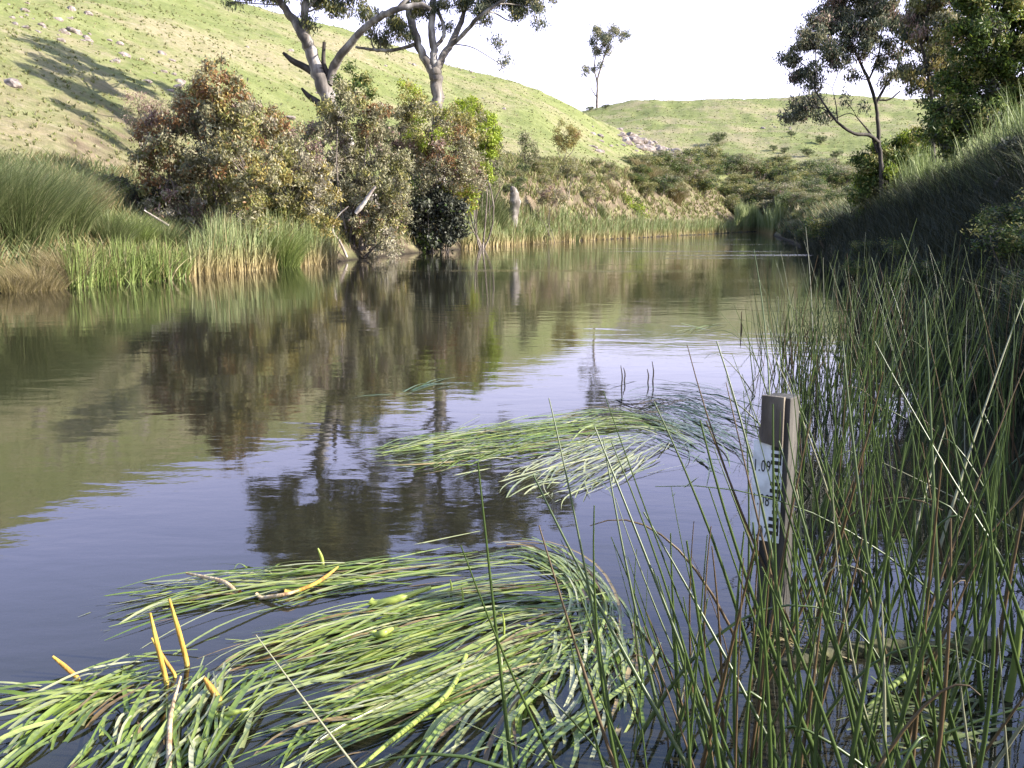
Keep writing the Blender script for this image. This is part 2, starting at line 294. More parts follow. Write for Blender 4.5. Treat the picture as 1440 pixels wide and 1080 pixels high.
# --- water
def water_material():
    m, t, b = newmat('river_water'); L = t.links.new; t.nodes.remove(b)
    g = t.nodes.new('ShaderNodeNewGeometry'); mp = t.nodes.new('ShaderNodeMapping'); mp.inputs[3].default_value = (.55, 1.0, 1); mp.inputs[2].default_value = (0, 0, R(8)); L(g.outputs['Position'], mp.inputs[0])
    def noise(s, d, r=.5, vec=None, dist=0):
        n = N_(t, 'ShaderNodeTexNoise'); n.inputs['Scale'].default_value = s; n.inputs['Detail'].default_value = d; n.inputs['Roughness'].default_value = r; n.inputs['Distortion'].default_value = dist; L(vec or mp.outputs[0], n.inputs['Vector']); return n.outputs[0]
    def math_(op, a, c):
        x = N_(t, 'ShaderNodeMath', operation=op)
        for s, k in ((a, 0), (c, 1)):
            if isinstance(s, (int, float)): x.inputs[k].default_value = s
            else: L(s, x.inputs[k])
        return x.outputs[0]
    mp2 = t.nodes.new('ShaderNodeMapping'); mp2.inputs[3].default_value = (.05, .33, 1); L(g.outputs['Position'], mp2.inputs[0])
    sy = N_(t, 'ShaderNodeSeparateXYZ'); L(g.outputs['Position'], sy.inputs[0])
    patch = N_(t, 'ShaderNodeMapRange'); patch.inputs[1].default_value = .57; patch.inputs[2].default_value = .66; L(noise(1.0, 2, .5, mp2.outputs[0]), patch.inputs[0])
    far = N_(t, 'ShaderNodeMapRange'); far.inputs[1].default_value = 22; far.inputs[2].default_value = 40; L(sy.outputs[1], far.inputs[0])
    riff = math_('MULTIPLY', patch.outputs[0], far.outputs[0])
    h1 = noise(2.2, 2, .5, None, .6); h2 = noise(9, 3, .55); h3 = noise(.5, 1)
    hh = math_('ADD', math_('MULTIPLY', h1, .0055), math_('MULTIPLY', h2, .0016))
    hh = math_('ADD', hh, math_('MULTIPLY', h3, .008)); hh = math_('ADD', hh, math_('MULTIPLY', math_('MULTIPLY', h2, riff), .03))
    bp = N_(t, 'ShaderNodeBump'); bp.inputs['Strength'].default_value = 1.0; bp.inputs['Distance'].default_value = .5; L(hh, bp.inputs['Height'])
    fr = N_(t, 'ShaderNodeFresnel'); fr.inputs['IOR'].default_value = 1.38; L(bp.outputs[0], fr.inputs['Normal'])
    gl = N_(t, 'ShaderNodeBsdfGlossy'); gl.inputs['Roughness'].default_value = .03; gl.inputs['Color'].default_value = (.97, .97, 1, 1); L(bp.outputs[0], gl.inputs['Normal'])
    tr = N_(t, 'ShaderNodeBsdfTransparent'); tr.inputs['Color'].default_value = (.62, .58, .46, 1)
    df = N_(t, 'ShaderNodeBsdfDiffuse'); df.inputs['Color'].default_value = (.042, .04, .026, 1)   # suspended silt
    sub = N_(t, 'ShaderNodeMixShader'); sub.inputs[0].default_value = .35; L(tr.outputs[0], sub.inputs[1]); L(df.outputs[0], sub.inputs[2])
    mx = N_(t, 'ShaderNodeMixShader'); L(fr.outputs[0], mx.inputs[0]); L(sub.outputs[0], mx.inputs[1]); L(gl.outputs[0], mx.inputs[2]); L(mx.outputs[0], t.nodes['Material Output'].inputs[0])
    return m
WM = water_material()
mb = MB(); S = 260
mb.add([(-S, -S, 0), (S, -S, 0), (S, S, 0), (-S, S, 0)], [[0, 1, 2, 3]]); tag(mb.build('river', WM), 'still brown river water reflecting the hill and sky', kind='structure')
# ------------------------------------------------------------------ hillside grass (nobody could count it)
GR = leafmat('grass_hill', (.12, .145, .045), (.2, .22, .08), (.28, .28, .13), rough=.7, trans=.3, spec=.1)
GRD = leafmat('grass_dry', (.14, .14, .06), (.22, .2, .1), (.28, .25, .16), rough=.7, trans=.25, spec=.1)
def scatter(n, az0, az1, r0, r1, p=1.0):
    a = np.radians(az0+(az1-az0)*rng.random(n)); r = r0*(r1/r0)**(rng.random(n)**p); x = np.sin(a)*r; y = np.cos(a)*r; return x, y, gh(x, y), r
def tufts(n, zone, hs, nb, mats, name, label, zfilter=(.35, 90), cond=None, wid=.03):
    x, y, z, r = scatter(n, *zone); ok = (z > zfilter[0]) & (z < zfilter[1])
    if cond is not None: ok &= cond(x, y, z, r)
    x, y, z, r = x[ok], y[ok], z[ok], r[ok]; k = len(x); s = .6+.9*rng.random(k)
    b = np.repeat(np.stack([x, y, z-.03], -1), nb, 0); ss = np.repeat(s, nb); rr = np.repeat(r, nb)
    b[:, :2] += rng.normal(size=(len(b), 2))*(.06+.05*ss[:, None])*hs*2
    m = MB(); blades(m, b, hs*ss*(.6+.6*rng.random(len(b))), .55, wid*(1+rr/50), 2, .5, mi=(rng.random(len(b)) < .4).astype(int))
    return tag(m.build(name, mats), label, kind='stuff')
isleft = lambda x, y, z, r: np.degrees(np.arctan2(x, y)) < np.where(r < 110, 14.5, 40)
tufts(15000, (-31, 31, 24, 150, .8), .13, 6, [GR, GRD], 'hill_grass', 'short green and dry tufts of grass on the hillside', cond=isleft)
tufts(4000, (-2, 31, 190, 345, .9), .22, 5, [GR, GRD], 'far_hill_grass', 'low grass tufts over the far hill', cond=None)
LS = .72
# ------------------------------------------------------------------ woody plants
DENS = 2.9
def crown(mb, blobs, n, L, Wd, droop, Y0, clump=.3, shell=.5, flat=1.0, dens=1.0, root=None, twmb=None, twr=.012, ntw=.25):
    """blobs: (centre xyz, radius, {leaf kind: weight}) ; leaves gather in clumps so that gaps stay open"""
    vol = np.array([b[1]**2.2 for b in blobs]); vol = vol/vol.sum(); cl = []
    for (c, r, kinds), f in zip(blobs, vol):
        k = max(5, int(n*f)); nc = max(4, int(dens*(r/clump)**2*3.2))
        d = unit(rng.normal(size=(nc, 3))); rr = r*(shell+(1.08-shell)*rng.random(nc)**.7)
        cc = np.asarray(c)+d*rr[:, None]*np.array([1, 1, flat]); cl.append(cc)
        k = int(k*DENS); which = rng.integers(0, nc, k); pos = cc[which]+rng.normal(size=(k, 3))*clump*.42*np.array([1, 1, .9])
        kk = list(kinds); wts = np.array([kinds[q] for q in kk], float); wts /= wts.sum()
        ck = rng.choice(len(kk), nc, p=wts); lk = np.where(rng.random(k) < .65, ck[which], rng.choice(len(kk), k, p=wts))
        mi = np.array([LK.index(q) for q in kk])[lk]
        leaves(mb, pos, L, Wd, droop, mi)
        if twmb is not None:
            sel = cc[rng.random(nc) < ntw]
            if len(sel):
                a = np.repeat(np.asarray(c)[None]-np.array([0, 0, r*.3]), len(sel), 0); mid = (a+sel)/2+rng.normal(size=sel.shape)*r*.1
                t = np.linspace(0, 1, 5)[None, :, None]; pth = a[:, None]*(1-t)**2+2*mid[:, None]*t*(1-t)+sel[:, None]*t*t
                tubes(twmb, pth, np.broadcast_to(np.linspace(twr*1.6, twr*.4, 5), (len(sel), 5)), 4, cap=False)
    return cl
def pblobs(lst, Y, zj=.6, default=None):
    out = []
    for e in lst:
        px, py, rp = e[:3]; kinds = (e[3] if len(e) > 3 else None) or default
        y = Y+rng.normal()*zj*rp/F_PX*Y*.6+(e[4] if len(e) > 4 else 0)
        out.append((P(px, py, y), rp/F_PX*Y, kinds))
    return out
def limb(mb, a, b, r0, r1, n=8, wob=.06, s=6):
    a = np.asarray(a); b = np.asarray(b); L = np.linalg.norm(b-a); t = np.linspace(0, 1, n)[:, None]
    p = a+(b-a)*t; w = np.sin(t*np.pi)*rng.normal(size=(1, 3))*wob*L+np.sin(t*2*np.pi)*rng.normal(size=(1, 3))*wob*.5*L
    tubes(mb, p+w, np.linspace(r0, r1, n), s)
def shrub(name, label, basepx, Y, blist, n, L, Wd, default, group=None, bark=BK_mid, clump=.3, droop=.4, stems=6, shell=.45, cat='shrub', dens=1.0, ntw=.3, sr=.05):
    base = onground(basepx, Y); base[2] = max(base[2], -.1); e = empty(name, base); tag(e, label, cat, group)
    bl = pblobs(blist, Y, default=default); st = MB(); lv = MB()
    for c, r, k in bl:
        b0 = base+np.array([rng.normal()*.25, rng.normal()*.2, -.1]); limb(st, b0, c, sr*(.7+.5*rng.random()), .015, 8, .08)
        for _ in range(2): limb(st, c-np.array([0, 0, r*.6]), np.asarray(c)+unit(rng.normal(size=3))*r*.9, .02, .006, 6, .1, 5)
    crown(lv, bl, n, L, Wd, droop, Y, clump, shell, twmb=st, ntw=ntw, dens=dens)
    st.build('stem', bark, e, loc=base); lv.build('crown', LL, e, smooth=False, loc=base)
    return e
GR_ = {'grey': 5, 'olive': 2.5, 'pale': 2.5, 'rust': 1, 'pink': 1}
# --- the row of shrubs along the left bank
shrub('riverside_shrub', 'tall rusty tipped shrub with orange leaves standing behind the pale reeds', 310, 30.5,
  [(308, 118, 34, {'rust': 3, 'ochre': 2, 'grey': 3}), (268, 152, 36, {'rust': 2, 'grey': 4}), (335, 165, 44, GR_), (222, 188, 26, {'rust': 3, 'pink': 2, 'grey': 2}), (290, 205, 58, {'grey': 5, 'rust': 1.4, 'dark': 1}), (236, 240, 44, {'rust': 2, 'grey': 3, 'olive': 2}),
   (372, 178, 30, {'rust': 3, 'grey': 3, 'ochre': 1}), (350, 235, 52, {'grey': 4, 'olive': 3, 'ochre': 1, 'rust': 1}), (290, 275, 56, GR_), (232, 290, 34, {'grey': 3, 'pale': 1, 'pink': 1}), (262, 325, 30, {'grey': 3, 'pink': 1, 'dark': 1}), (340, 295, 44, {'olive': 3, 'grey': 3, 'pale': 1})],
  15500, .18, .08, GR_, stems=8, clump=.26, dens=.85)
shrub('riverside_shrub', 'olive and grey shrub with small rust patches on the right of the rusty tipped one', 408, 33.5,
  [(398, 178, 24, {'rust': 4, 'grey': 2, 'ochre': 2}), (415, 225, 36, GR_), (400, 260, 44, {'olive': 4, 'grey': 3, 'ochre': 1.5}), (440, 265, 36, {'grey': 4, 'pale': 3, 'ochre': 1}), (430, 310, 40, {'olive': 3, 'ochre': 2.5, 'grey': 2}), (385, 315, 32, {'olive': 4, 'deep': 2})],
  6500, .18, .08, GR_, clump=.27, dens=.8)
shrub('riverside_shrub', 'dark topped grey green shrub wrapping the leaning gum trunk', 500, 38.5,
  [(497, 122, 27, {'deep': 4, 'olive': 3}), (478, 150, 32, {'grey': 3, 'olive': 2}), (520, 165, 28, {'grey': 3, 'rust': 1, 'olive': 1}), (455, 195, 36, {'grey': 4, 'pale': 2, 'pink': 1}), (532, 205, 32, {'grey': 5, 'pink': 1}), (462, 245, 36, {'pale': 3, 'grey': 3}), (545, 250, 38, {'grey': 4, 'olive': 2}),
   (500, 250, 32, {'grey': 4, 'pale': 1}), (508, 300, 34, GR_), (492, 222, 24, {'grey': 3, 'olive': 2}), (475, 292, 32, {'pale': 2, 'grey': 3, 'pink': 1}), (535, 300, 42, GR_), (490, 335, 28, {'olive': 3, 'pale': 2, 'ochre': 1}), (540, 338, 25, {'pale': 2, 'grey': 3})],
  12000, .2, .085, GR_, clump=.3, dens=.75)
shrub('riverside_shrub', 'broad olive shrub below the upright white gum trunk', 595, 47,
  [(575, 140, 24, {'olive': 3, 'ochre': 2, 'yellow': 1}), (560, 185, 36, {'grey': 3, 'ochre': 1}), (600, 180, 34, {'olive': 3, 'grey': 2, 'yellow': 1}), (640, 178, 38, {'grey': 3, 'ochre': 2, 'olive': 2}), (575, 225, 42, {'grey': 4, 'olive': 1, 'pink': 1}), (625, 225, 44, {'grey': 4, 'pink': 1, 'rust': 1}), (655, 245, 30, GR_),
   (590, 268, 38, {'grey': 4, 'deep': 1}), (640, 275, 28, {'yellow': 2, 'ochre': 2, 'olive': 1}), (570, 305, 34, GR_), (612, 300, 28, {'pale': 2, 'grey': 2, 'pink': 1})],
  13000, .22, .09, GR_, clump=.36, dens=.85)
shrub('riverside_shrub', 'bright yellow green shrub on the right end of the shrub row', 672, 51,
  [(655, 160, 22), (678, 178, 24), (684, 205, 18), (668, 215, 22), (676, 242, 18), (660, 268, 16)], 5000, .22, .09, {'yellow': 5, 'olive': 1}, clump=.32, stems=3)
shrub('riverside_shrub', 'narrow grey shrub behind the bright yellow green one', 694, 56,
  [(690, 195, 16), (692, 225, 16), (688, 252, 15)], 1300, .18, .07, {'grey': 3, 'deep': 2}, clump=.3)
shrub('riverside_shrub', 'blackish broad leaved shrub hanging over the waterline', 622, 46.2,
  [(600, 292, 22), (628, 300, 22), (612, 325, 24), (636, 322, 20), (588, 318, 18)], 3600, .24, .15, {'dark': 5, 'deep': .6}, clump=.4, bark=BK_dark)
# small straggly shrub on the hill behind
shrub('hillside_shrub', 'pinkish straggly shrub on the shaded hillside left of the rusty shrub', 205, 40,
  [(195, 150, 18), (215, 165, 18), (190, 170, 13), (228, 150, 14)], 900, .15, .05, {'pink': 4, 'grey': 2}, clump=.3, sr=.03)
shrub('bank_shrub', 'low scrub added with blackish leaves as the shade under the ledge left of the rusty shrub', 165, 30.5, [(108, 250, 10), (125, 256, 12), (145, 262, 13), (168, 268, 14), (192, 276, 15), (215, 284, 15), (150, 280, 13), (190, 295, 12)], 3200, .16, .06, {'dark': 5, 'deep': 1.5, 'pink': .5}, clump=.22, bark=BK_dark, sr=.03)  # scrub added for the dark strip; ledge shade is put into its leaf colour
# terrace shrubs
shrub('terrace_shrub', 'slender grey green sapling on the terrace right of the shrub row', 742, 72, [(740, 198, 13), (745, 215, 13), (738, 232, 11)], 900, .2, .08, {'grey': 3, 'deep': 2}, clump=.35, sr=.04)
shrub('terrace_shrub', 'round olive and rust bush on the slope above the terrace', 796, 84, [(796, 188, 16), (788, 200, 11), (804, 197, 11)], 1100, .22, .09, {'olive': 4, 'ochre': 2, 'rust': 1}, clump=.4, sr=.04)
shrub('terrace_shrub', 'small sapling at the terrace lip above the dead stump', 800, 76, [(800, 228, 10), (798, 240, 9), (806, 236, 7)], 450, .2, .08, {'grey': 3, 'olive': 2}, clump=.3, sr=.03)
shrub('terrace_shrub', 'low brown green bush on the eroded bank right of the stump', 775, 66, [(770, 270, 13), (785, 275, 11), (758, 278, 10)], 700, .2, .07, {'grey': 3, 'ochre': 1, 'pink': 2}, clump=.3, sr=.03)
shrub('terrace_shrub', 'bright green bush on the bank beside the round brown tussock', 872, 90, [(862, 288, 14), (882, 284, 14), (900, 292, 12), (848, 295, 9)], 1500, .24, .11, {'yellow': 3, 'deep': 1, 'olive': 2}, clump=.45, sr=.03)
shrub('terrace_shrub', 'little grey bush low on the bank between stump and bright green bush', 835, 80, [(830, 268, 11), (842, 272, 9), (820, 275, 8)], 500, .22, .08, {'grey': 3, 'olive': 2, 'pink': 1}, clump=.35, sr=.03)
# --- dense thicket across the bend
def thick_proto(kinds, n, r=2.0):
    e = empty('thicket_shrub', (0, 0, 0)); bl = []
    for k in range(6):
        a = rng.random()*6.28; bl.append((np.array([math.cos(a)*r*.6*rng.random()**.5, math.sin(a)*r*.6*rng.random()**.5, r*(.55+.75*rng.random())]), r*(.45+.2*rng.random()), kinds))
    st = MB(); lv = MB()
    for c, rr, k in bl: limb(st, (0, 0, -.2), c, .06, .02)
    crown(lv, bl, n, .3, .13, .1, 0, .5, .55, dens=.9)
    st.build('stem', BK_mid, e); lv.build('crown', LL, e, smooth=False); return e
protos = [thick_proto({'olive': 3, 'grey': 3, 'deep': 2}, 1500), thick_proto({'grey': 2, 'deep': 4, 'dark': 1}, 1500), thick_proto({'grey': 3, 'pink': .8, 'olive': 2, 'deep': 2}, 1500), thick_proto({'deep': 3, 'dark': 2, 'olive': 2}, 1500)]
tl = ['grey olive shrub in the dense thicket across the river bend', 'grey and deep green shrub in the dense thicket across the river bend', 'brownish shrub in the dense thicket across the river bend', 'dark green shrub in the dense thicket across the river bend']
spots = []
for row, (Yo, cnt) in enumerate([(6, 11), (13, 12), (21, 13), (30, 13), (39, 11)]):
    for k in range(cnt):
        px = 890+(315)*(k+.5)/cnt+rng.normal()*7
        A = np.interp(px, [880, 950, 1000, 1100, 1210], [84, 105, 126, 132, 132]); B = np.interp(px, [880, 950, 1000, 1100, 1210], [100, 128, 160, 166, 166])
        spots.append((px, A+(B-A)*(Yo/39)*1.02+4, row))
for k in range(14):
    spots.append((1085+130*rng.random(), 96+50*rng.random(), 9))
for k in range(12):
    spots.append((1118+92*k/11+rng.normal()*3, 66+14*rng.random(), 9))
for k in range(7):
    spots.append((1094+26*rng.random(), 98+30*rng.random(), 3))
for i_, (px, Y, row) in enumerate(spots):
    v = i_ % 4; o = protos[v] if i_ < 4 else copy_tree(protos[v])
    p = onground(px, Y, 270); o.location = p; o.rotation_euler = (0, 0, rng.random()*6.28); s = (.85+.45*rng.random())*(.78 if row == 9 else .95)*min(1, Y/142)**1.2; o.scale = (s*1.15, s*1.15, s*(.6+.3*rng.random()))
    tag(o, tl[v], 'shrub', tl[v].replace(' shrub ', ' shrubs '))
for k in range(26):
    px = 700+190*rng.random(); Y = np.interp(px, [700, 800, 890], [60, 76, 96])*(1.0+.07*rng.random()); p = onground(px, Y, 280); o = copy_tree(protos[(2, 0, 2, 1)[k % 4]]); o.name = 'bank_scrub_bush'
    q = .13+.15*rng.random(); o.location = p; o.scale = (q*1.2, q*1.2, q*.9); o.rotation_euler = (0, 0, rng.random()*6.28); tag(o, ('low brownish scrub bush on the eroded bank right of the stump', 'low olive scrub bush on the eroded bank right of the stump', 'low brownish scrub bush on the eroded bank right of the stump', 'low green scrub bush on the eroded bank right of the stump')[k % 4], 'bush', ('brownish scrub bushes on the eroded bank', 'olive scrub bushes on the eroded bank', 'brownish scrub bushes on the eroded bank', 'green scrub bushes on the eroded bank')[k % 4])
# --- scattered bushes of the far hill
fp = protos[1]
fb = [(1008, 203, 1.1, 'round lone bush on the far hill with its shadow to the left'), (1153, 203, .8, 'low bush on the far hill above the thicket, near the dark spreading tree'), (1113, 192, .55, 'small pale bush at mid height of the far hill'), (1136, 220, .7, 'squat bush at the foot of the far hill'), (1175, 224, .7, 'dark low bush at the foot of the far hill, rightmost'),
      (1088, 212, .5, 'tiny bush low on the far hill right of the lone round bush'), (1103, 216, .55, 'tiny dark bush just above the middle of the thicket')]
for px, py, s, lab in fb:
    p = hit(px, py, 190); o = copy_tree(fp); o.location = p; k = s*.95; o.scale = (k, k, k*.75); o.rotation_euler = (0, 0, rng.random()*6.28); o.name = 'far_bush'; tag(o, lab, 'bush', 'bushes scattered on the far hill')
# --- gum trees
def tree(name, label, Y, limbs, blobs, n, L, Wd, kinds, bark, base=None, clump=.4, droop=.9, extra=None, cat='tree', dens=.6, shell=.2, flat=.8, sides=9, twr=.02, ntw=.5):
    """limbs: list of pixel polylines (px,py,radius px[,depth offset]); the first starts on the ground"""
    k = Y/F_PX; p0 = limbs[0][0]; b = P(p0[0], p0[1], Y); b[2] = gh(b[0], b[1])-.1; e = empty(name, b); tag(e, label, cat)
    tr = MB(); allp = []
    for li, pl in enumerate(limbs):
        pts = [P(q[0], q[1], Y+(q[3] if len(q) > 3 else 0)) for q in pl]
        if li == 0: pts[0] = b
        n_ = max(8, 4*len(pl)); sp_ = spline(pts, n_); rr = np.interp(np.linspace(0, len(pl)-1, n_), np.arange(len(pl)), [q[2]*k*(.58 if name == 'riverside_tree' else .8) for q in pl])
        sp_[1:-1] += rng.normal(size=(n_-2, 3))*rr[1:-1, None]*.12
        tubes(tr, sp_, rr*(1+rng.normal(size=n_)*.04), sides); allp.append((sp_, rr))
    ap = np.concatenate([a for a, _ in allp[1:]] or [allp[0][0]]); ar = np.concatenate([r for _, r in allp[1:]] or [allp[0][1]])
    bl = pblobs(blobs, Y, default=kinds); lv = MB()
    for c, r, kk in bl:
        d = np.linalg.norm(ap-c, axis=1)+np.maximum(0, ap[:, 2]-c[2]+.3*r)*1.5; q = np.argmin(d)
        limb(tr, ap[q], c, min(ar[q]*.55, .02+r*.06), .02, 8, .08, 5)
    crown(lv, bl, n, L, Wd, droop, Y, clump, shell, flat, dens, twmb=tr, twr=twr, ntw=ntw)
    tr.build('trunk', bark, e, loc=b); lv.build('crown', LL, e, smooth=False, loc=b)
    if extra:
        for nm, pl in extra:
            m = MB(); pts = [P(q[0], q[1], Y+(q[3] if len(q) > 3 else 0)) for q in pl]; sp_ = spline(pts, 8); tubes(m, sp_, np.interp(np.linspace(0, len(pl)-1, 8), np.arange(len(pl)), [q[2]*k for q in pl]), 8); m.build(nm, BK_dark, e, loc=b)
    return e
GK = {'gum': 5, 'olive': 1.2, 'grey': 2}
tree('gum_tree', 'old leaning gum tree with broken stubs and a long arching limb', 43,
  [[(540, 345, 15), (526, 300, 13), (514, 258, 12), (490, 205, 12), (468, 158, 12.5), (455, 122, 13), (446, 98, 12)],
   [(446, 98, 11), (436, 70, 10), (428, 50, 10), (412, 27, 7, .5), (395, 5, 6, 1), (375, -25, 4, 1.5)],
   [(430, 52, 7), (428, 20, 6.5), (430, -10, 5.5), (424, -50, 4)],
   [(462, 118, 7.5), (470, 95, 8), (482, 75, 7, -.5), (502, 50, 6, -1), (530, 27, 5.5, -1.5), (560, 13, 5, -2), (592, 7, 4.5, -2), (605, 14, 3.5, -2)],
   [(560, 12, 3.5, -2), (590, -20, 3, -2), (620, -50, 2, -2)], [(425, 20, 4), (450, -10, 3), (475, -40, 2)]],
  [(375, -40, 34), (420, -62, 40), (470, -50, 38), (395, -85, 34), (440, -105, 38), (500, -75, 34), (535, -45, 30), (345, -15, 24), (432, 35, 12), (478, 8, 20), (510, 18, 15), (445, -5, 22), (330, 2, 9), (500, -20, 24), (580, -40, 24, None, -2), (400, -125, 34), (470, -130, 34), (350, -70, 30), (380, -100, 30, None, 3), (440, -70, 36, None, 3), (500, -100, 34, None, 3), (420, -40, 30, None, -3), (400, -60, 40, None, 7), (440, -95, 40, None, 8), (370, -20, 30, None, 8), (480, -60, 38, None, 6), (420, -120, 36, None, 5), (390, 0, 18, None, 9), (400, -150, 40, None, 8), (450, -165, 40, None, 6), (360, -130, 36, None, 6), (500, -140, 36, None, 7), (345, -90, 32, None, 9), (430, -140, 40, None, 3)],  # deepest and highest leaf blobs, out of frame, added to enlarge the hillside shadow
  27000, .26, .09, GK, BK_gum, clump=.42, dens=.8, extra=[('broken_limb', [(450, 108, 5.5), (428, 94, 4.6), (412, 86, 4.2), (398, 74, 1.8)]), ('broken_limb', [(466, 158, 5.5), (446, 143, 4.4), (434, 135, 3.6), (424, 124, 1.5)]), ('broken_limb', [(462, 106, 4), (455, 88, 3.2), (456, 59, 2.2)])])
tree('gum_tree', 'upright white trunked gum tree forking above the olive shrub', 53,
  [[(617, 300, 12), (616, 200, 11), (615, 150, 10), (613, 115, 11), (611, 98, 11)],
   [(609, 102, 8), (596, 80, 7), (586, 58, 7), (578, 28, 6.5), (572, 0, 5, .5), (564, -40, 3.5, 1)],
   [(611, 98, 7), (610, 72, 6.5), (607, 40, 6), (609, 5, 5), (612, -40, 3.5)],
   [(613, 100, 7.5), (622, 82, 6.5), (635, 60, 5.5), (648, 32, 4.5), (655, 5, 3.5), (668, -30, 2.5)],
   [(632, 65, 4), (655, 45, 3.8, -.5), (672, 25, 3.5, -1), (700, 5, 2.6, -1.2), (730, -15, 2, -1.5)],
   [(584, 62, 3.5), (565, 68, 3), (545, 71, 3), (525, 70, 2.6), (500, 66, 2)],
   [(612, 66, 3.5), (624, 50, 3.2), (622, 30, 3), (614, 12, 3)], [(638, 62, 1.2), (665, 67, .8), (700, 88, .6), (718, 100, .4)]],
  [(555, 32, 22), (535, 55, 17), (575, 48, 15), (525, 25, 12), (590, 8, 22), (640, 0, 24), (665, 8, 20), (695, 2, 20), (725, 2, 22), (750, 8, 16), (763, 30, 9), (705, 60, 9), (710, 85, 8), (735, 22, 14), (685, 30, 10), (625, 40, 10),
   (560, -40, 34), (610, -60, 40), (665, -45, 38), (715, -40, 36), (760, -25, 28), (640, -100, 36), (690, -95, 34), (590, -100, 30), (790, -50, 26), (740, -80, 28)],
  17000, .27, .085, GK, BK_gum, clump=.42, dens=.6)
tree('ridge_tree', 'lone slender tree standing on the skyline of the far hill', 333,
  [[(839, 153, 2.2), (840, 130, 1.8), (840, 110, 1.5)], [(840, 112, 1.6), (846, 92, 1.4), (852, 72, 1), (858, 60, .7)], [(840, 118, 1.2), (836, 95, 1.1), (838, 75, .9), (840, 55, .7)], [(840, 138, .9), (832, 125, .7), (830, 110, .5)]],
  [(845, 46, 10), (862, 44, 10), (875, 50, 8), (832, 60, 7), (850, 58, 11), (842, 72, 8), (855, 72, 7), (826, 100, 6), (835, 98, 5), (822, 104, 3), (845, 90, 5), (838, 42, 6)], 1900, .9, .42, {'gum': 2, 'grey': 3}, BK_mid, clump=1.5, dens=1.0, droop=.2, sides=6, twr=.06)
for px, lab in ((829, 'tiny dark shrub at the left foot of the skyline tree'), (851, 'tiny dark shrub at the right foot of the skyline tree')):
    o = copy_tree(fp); p = hit(px, 156 if px < 840 else 153, 190); o.location = p; o.scale = (.7, .7, .4); o.name = 'ridge_shrub'; tag(o, lab, 'shrub')
# right bank trees
tree('riverside_tree', 'dark spreading tree with a low bent limb on the right bank', 31,
  [[(1241, 285, 6), (1239, 230, 5.5), (1236, 200, 5), (1234, 165, 4.5), (1229, 135, 4), (1218, 105, 3.5), (1205, 78, 3), (1190, 45, 2)],
   [(1236, 200, 4.5), (1222, 190, 4.2, -.3), (1200, 187, 3.8, -.6), (1178, 172, 3, -.9), (1160, 148, 2.2, -1), (1145, 125, 1.5, -1)],
   [(1234, 215, 3), (1226, 192, 2.5), (1216, 178, 2), (1205, 165, 1.2)], [(1232, 145, 3.5), (1246, 120, 3), (1262, 95, 2.6), (1270, 55, 2), (1275, 10, 1.5)], [(1230, 140, 2.6), (1250, 140, 2), (1266, 128, 1.6)],
   [(1222, 112, 2.4), (1235, 80, 2), (1240, 40, 1.5), (1245, 0, 1)], [(1178, 172, 1.5, -.9), (1176, 150, 1.2, -.9), (1172, 130, .8, -.9)]],
  [(1130, 148, 25), (1112, 160, 12), (1150, 160, 13), (1125, 98, 24), (1115, 78, 16), (1145, 118, 14), (1150, 58, 32), (1175, 30, 34), (1200, 65, 28), (1225, 40, 32), (1175, 85, 20), (1250, 75, 22), (1270, 105, 16), (1225, 8, 36), (1270, 20, 34), (1180, 0, 32), (1150, 25, 20), (1290, 60, 26), (1200, 105, 10), (1245, 115, 10), (1190, 140, 7), (1215, 150, 6), (1165, 165, 7),
   (1200, -35, 36), (1250, -40, 38), (1300, -30, 36), (1160, -25, 24)],
  15000, .17, .06, {'gum': 4, 'dark': .7, 'grey': 2.5, 'pink': .7}, BK_dark, clump=.26, dens=.8, droop=.8)
tree('riverside_tree', 'leafy tree with a rusty sunlit side between the spreading tree and the dark green wattle', 29,
  [[(1315, 270, 6), (1312, 200, 5), (1310, 140, 4.5), (1305, 100, 4)], [(1305, 100, 3.5), (1295, 60, 3), (1290, 20, 2)], [(1306, 105, 3), (1325, 60, 2.5), (1335, 10, 2)]],
  [(1300, 95, 26), (1330, 70, 30), (1305, 50, 30), (1340, 30, 32), (1300, 10, 32), (1335, -15, 34), (1320, 120, 22), (1290, 120, 14), (1345, 110, 24)], 8500, .16, .058, {'grey': 3, 'pink': 1, 'gum': 3, 'ochre': 1, 'olive': 2}, BK_dark, clump=.25, dens=.8)
tree('wattle_tree', 'dense dark green wattle filling the right edge of the frame', 23,
  [[(1400, 230, 8), (1398, 160, 7), (1396, 110, 6)], [(1396, 110, 5), (1370, 60, 4), (1360, 10, 3)], [(1396, 115, 5), (1420, 60, 4), (1430, 0, 3)], [(1397, 140, 4), (1350, 130, 3), (1330, 150, 2)]],
  [(1330, 150, 30), (1360, 110, 40), (1400, 80, 42), (1370, 50, 38), (1430, 40, 46), (1400, 10, 44), (1440, 110, 46), (1350, 175, 30), (1390, 160, 38), (1430, 170, 40), (1375, -10, 36), (1430, -30, 44), (1470, 60, 50), (1480, 0, 50), (1480, 130, 46), (1310, 180, 24), (1335, 205, 24), (1510, 70, 50)],
  24000, .15, .06, {'deep': 6, 'olive': 1.5, 'dark': .7, 'yellow': .5}, BK_dark, clump=.22, dens=1.0, droop=0, flat=.7, shell=.3)  # olive and yellow leaves paint sunlit highlights into the crown colour
shrub('bank_shrub', 'dark green shrub at the foot of the spreading tree', 1255, 31.8, [(1228, 225, 20), (1260, 215, 28), (1240, 255, 30), (1280, 235, 28), (1215, 268, 20), (1265, 268, 28), (1295, 200, 24), (1220, 290, 18), (1300, 255, 24)], 12500, .16, .065, {'deep': 5, 'olive': 2, 'yellow': .7}, clump=.26, dens=1.0, bark=BK_dark)  # yellow share puts sunlit highlights into the leaf colour
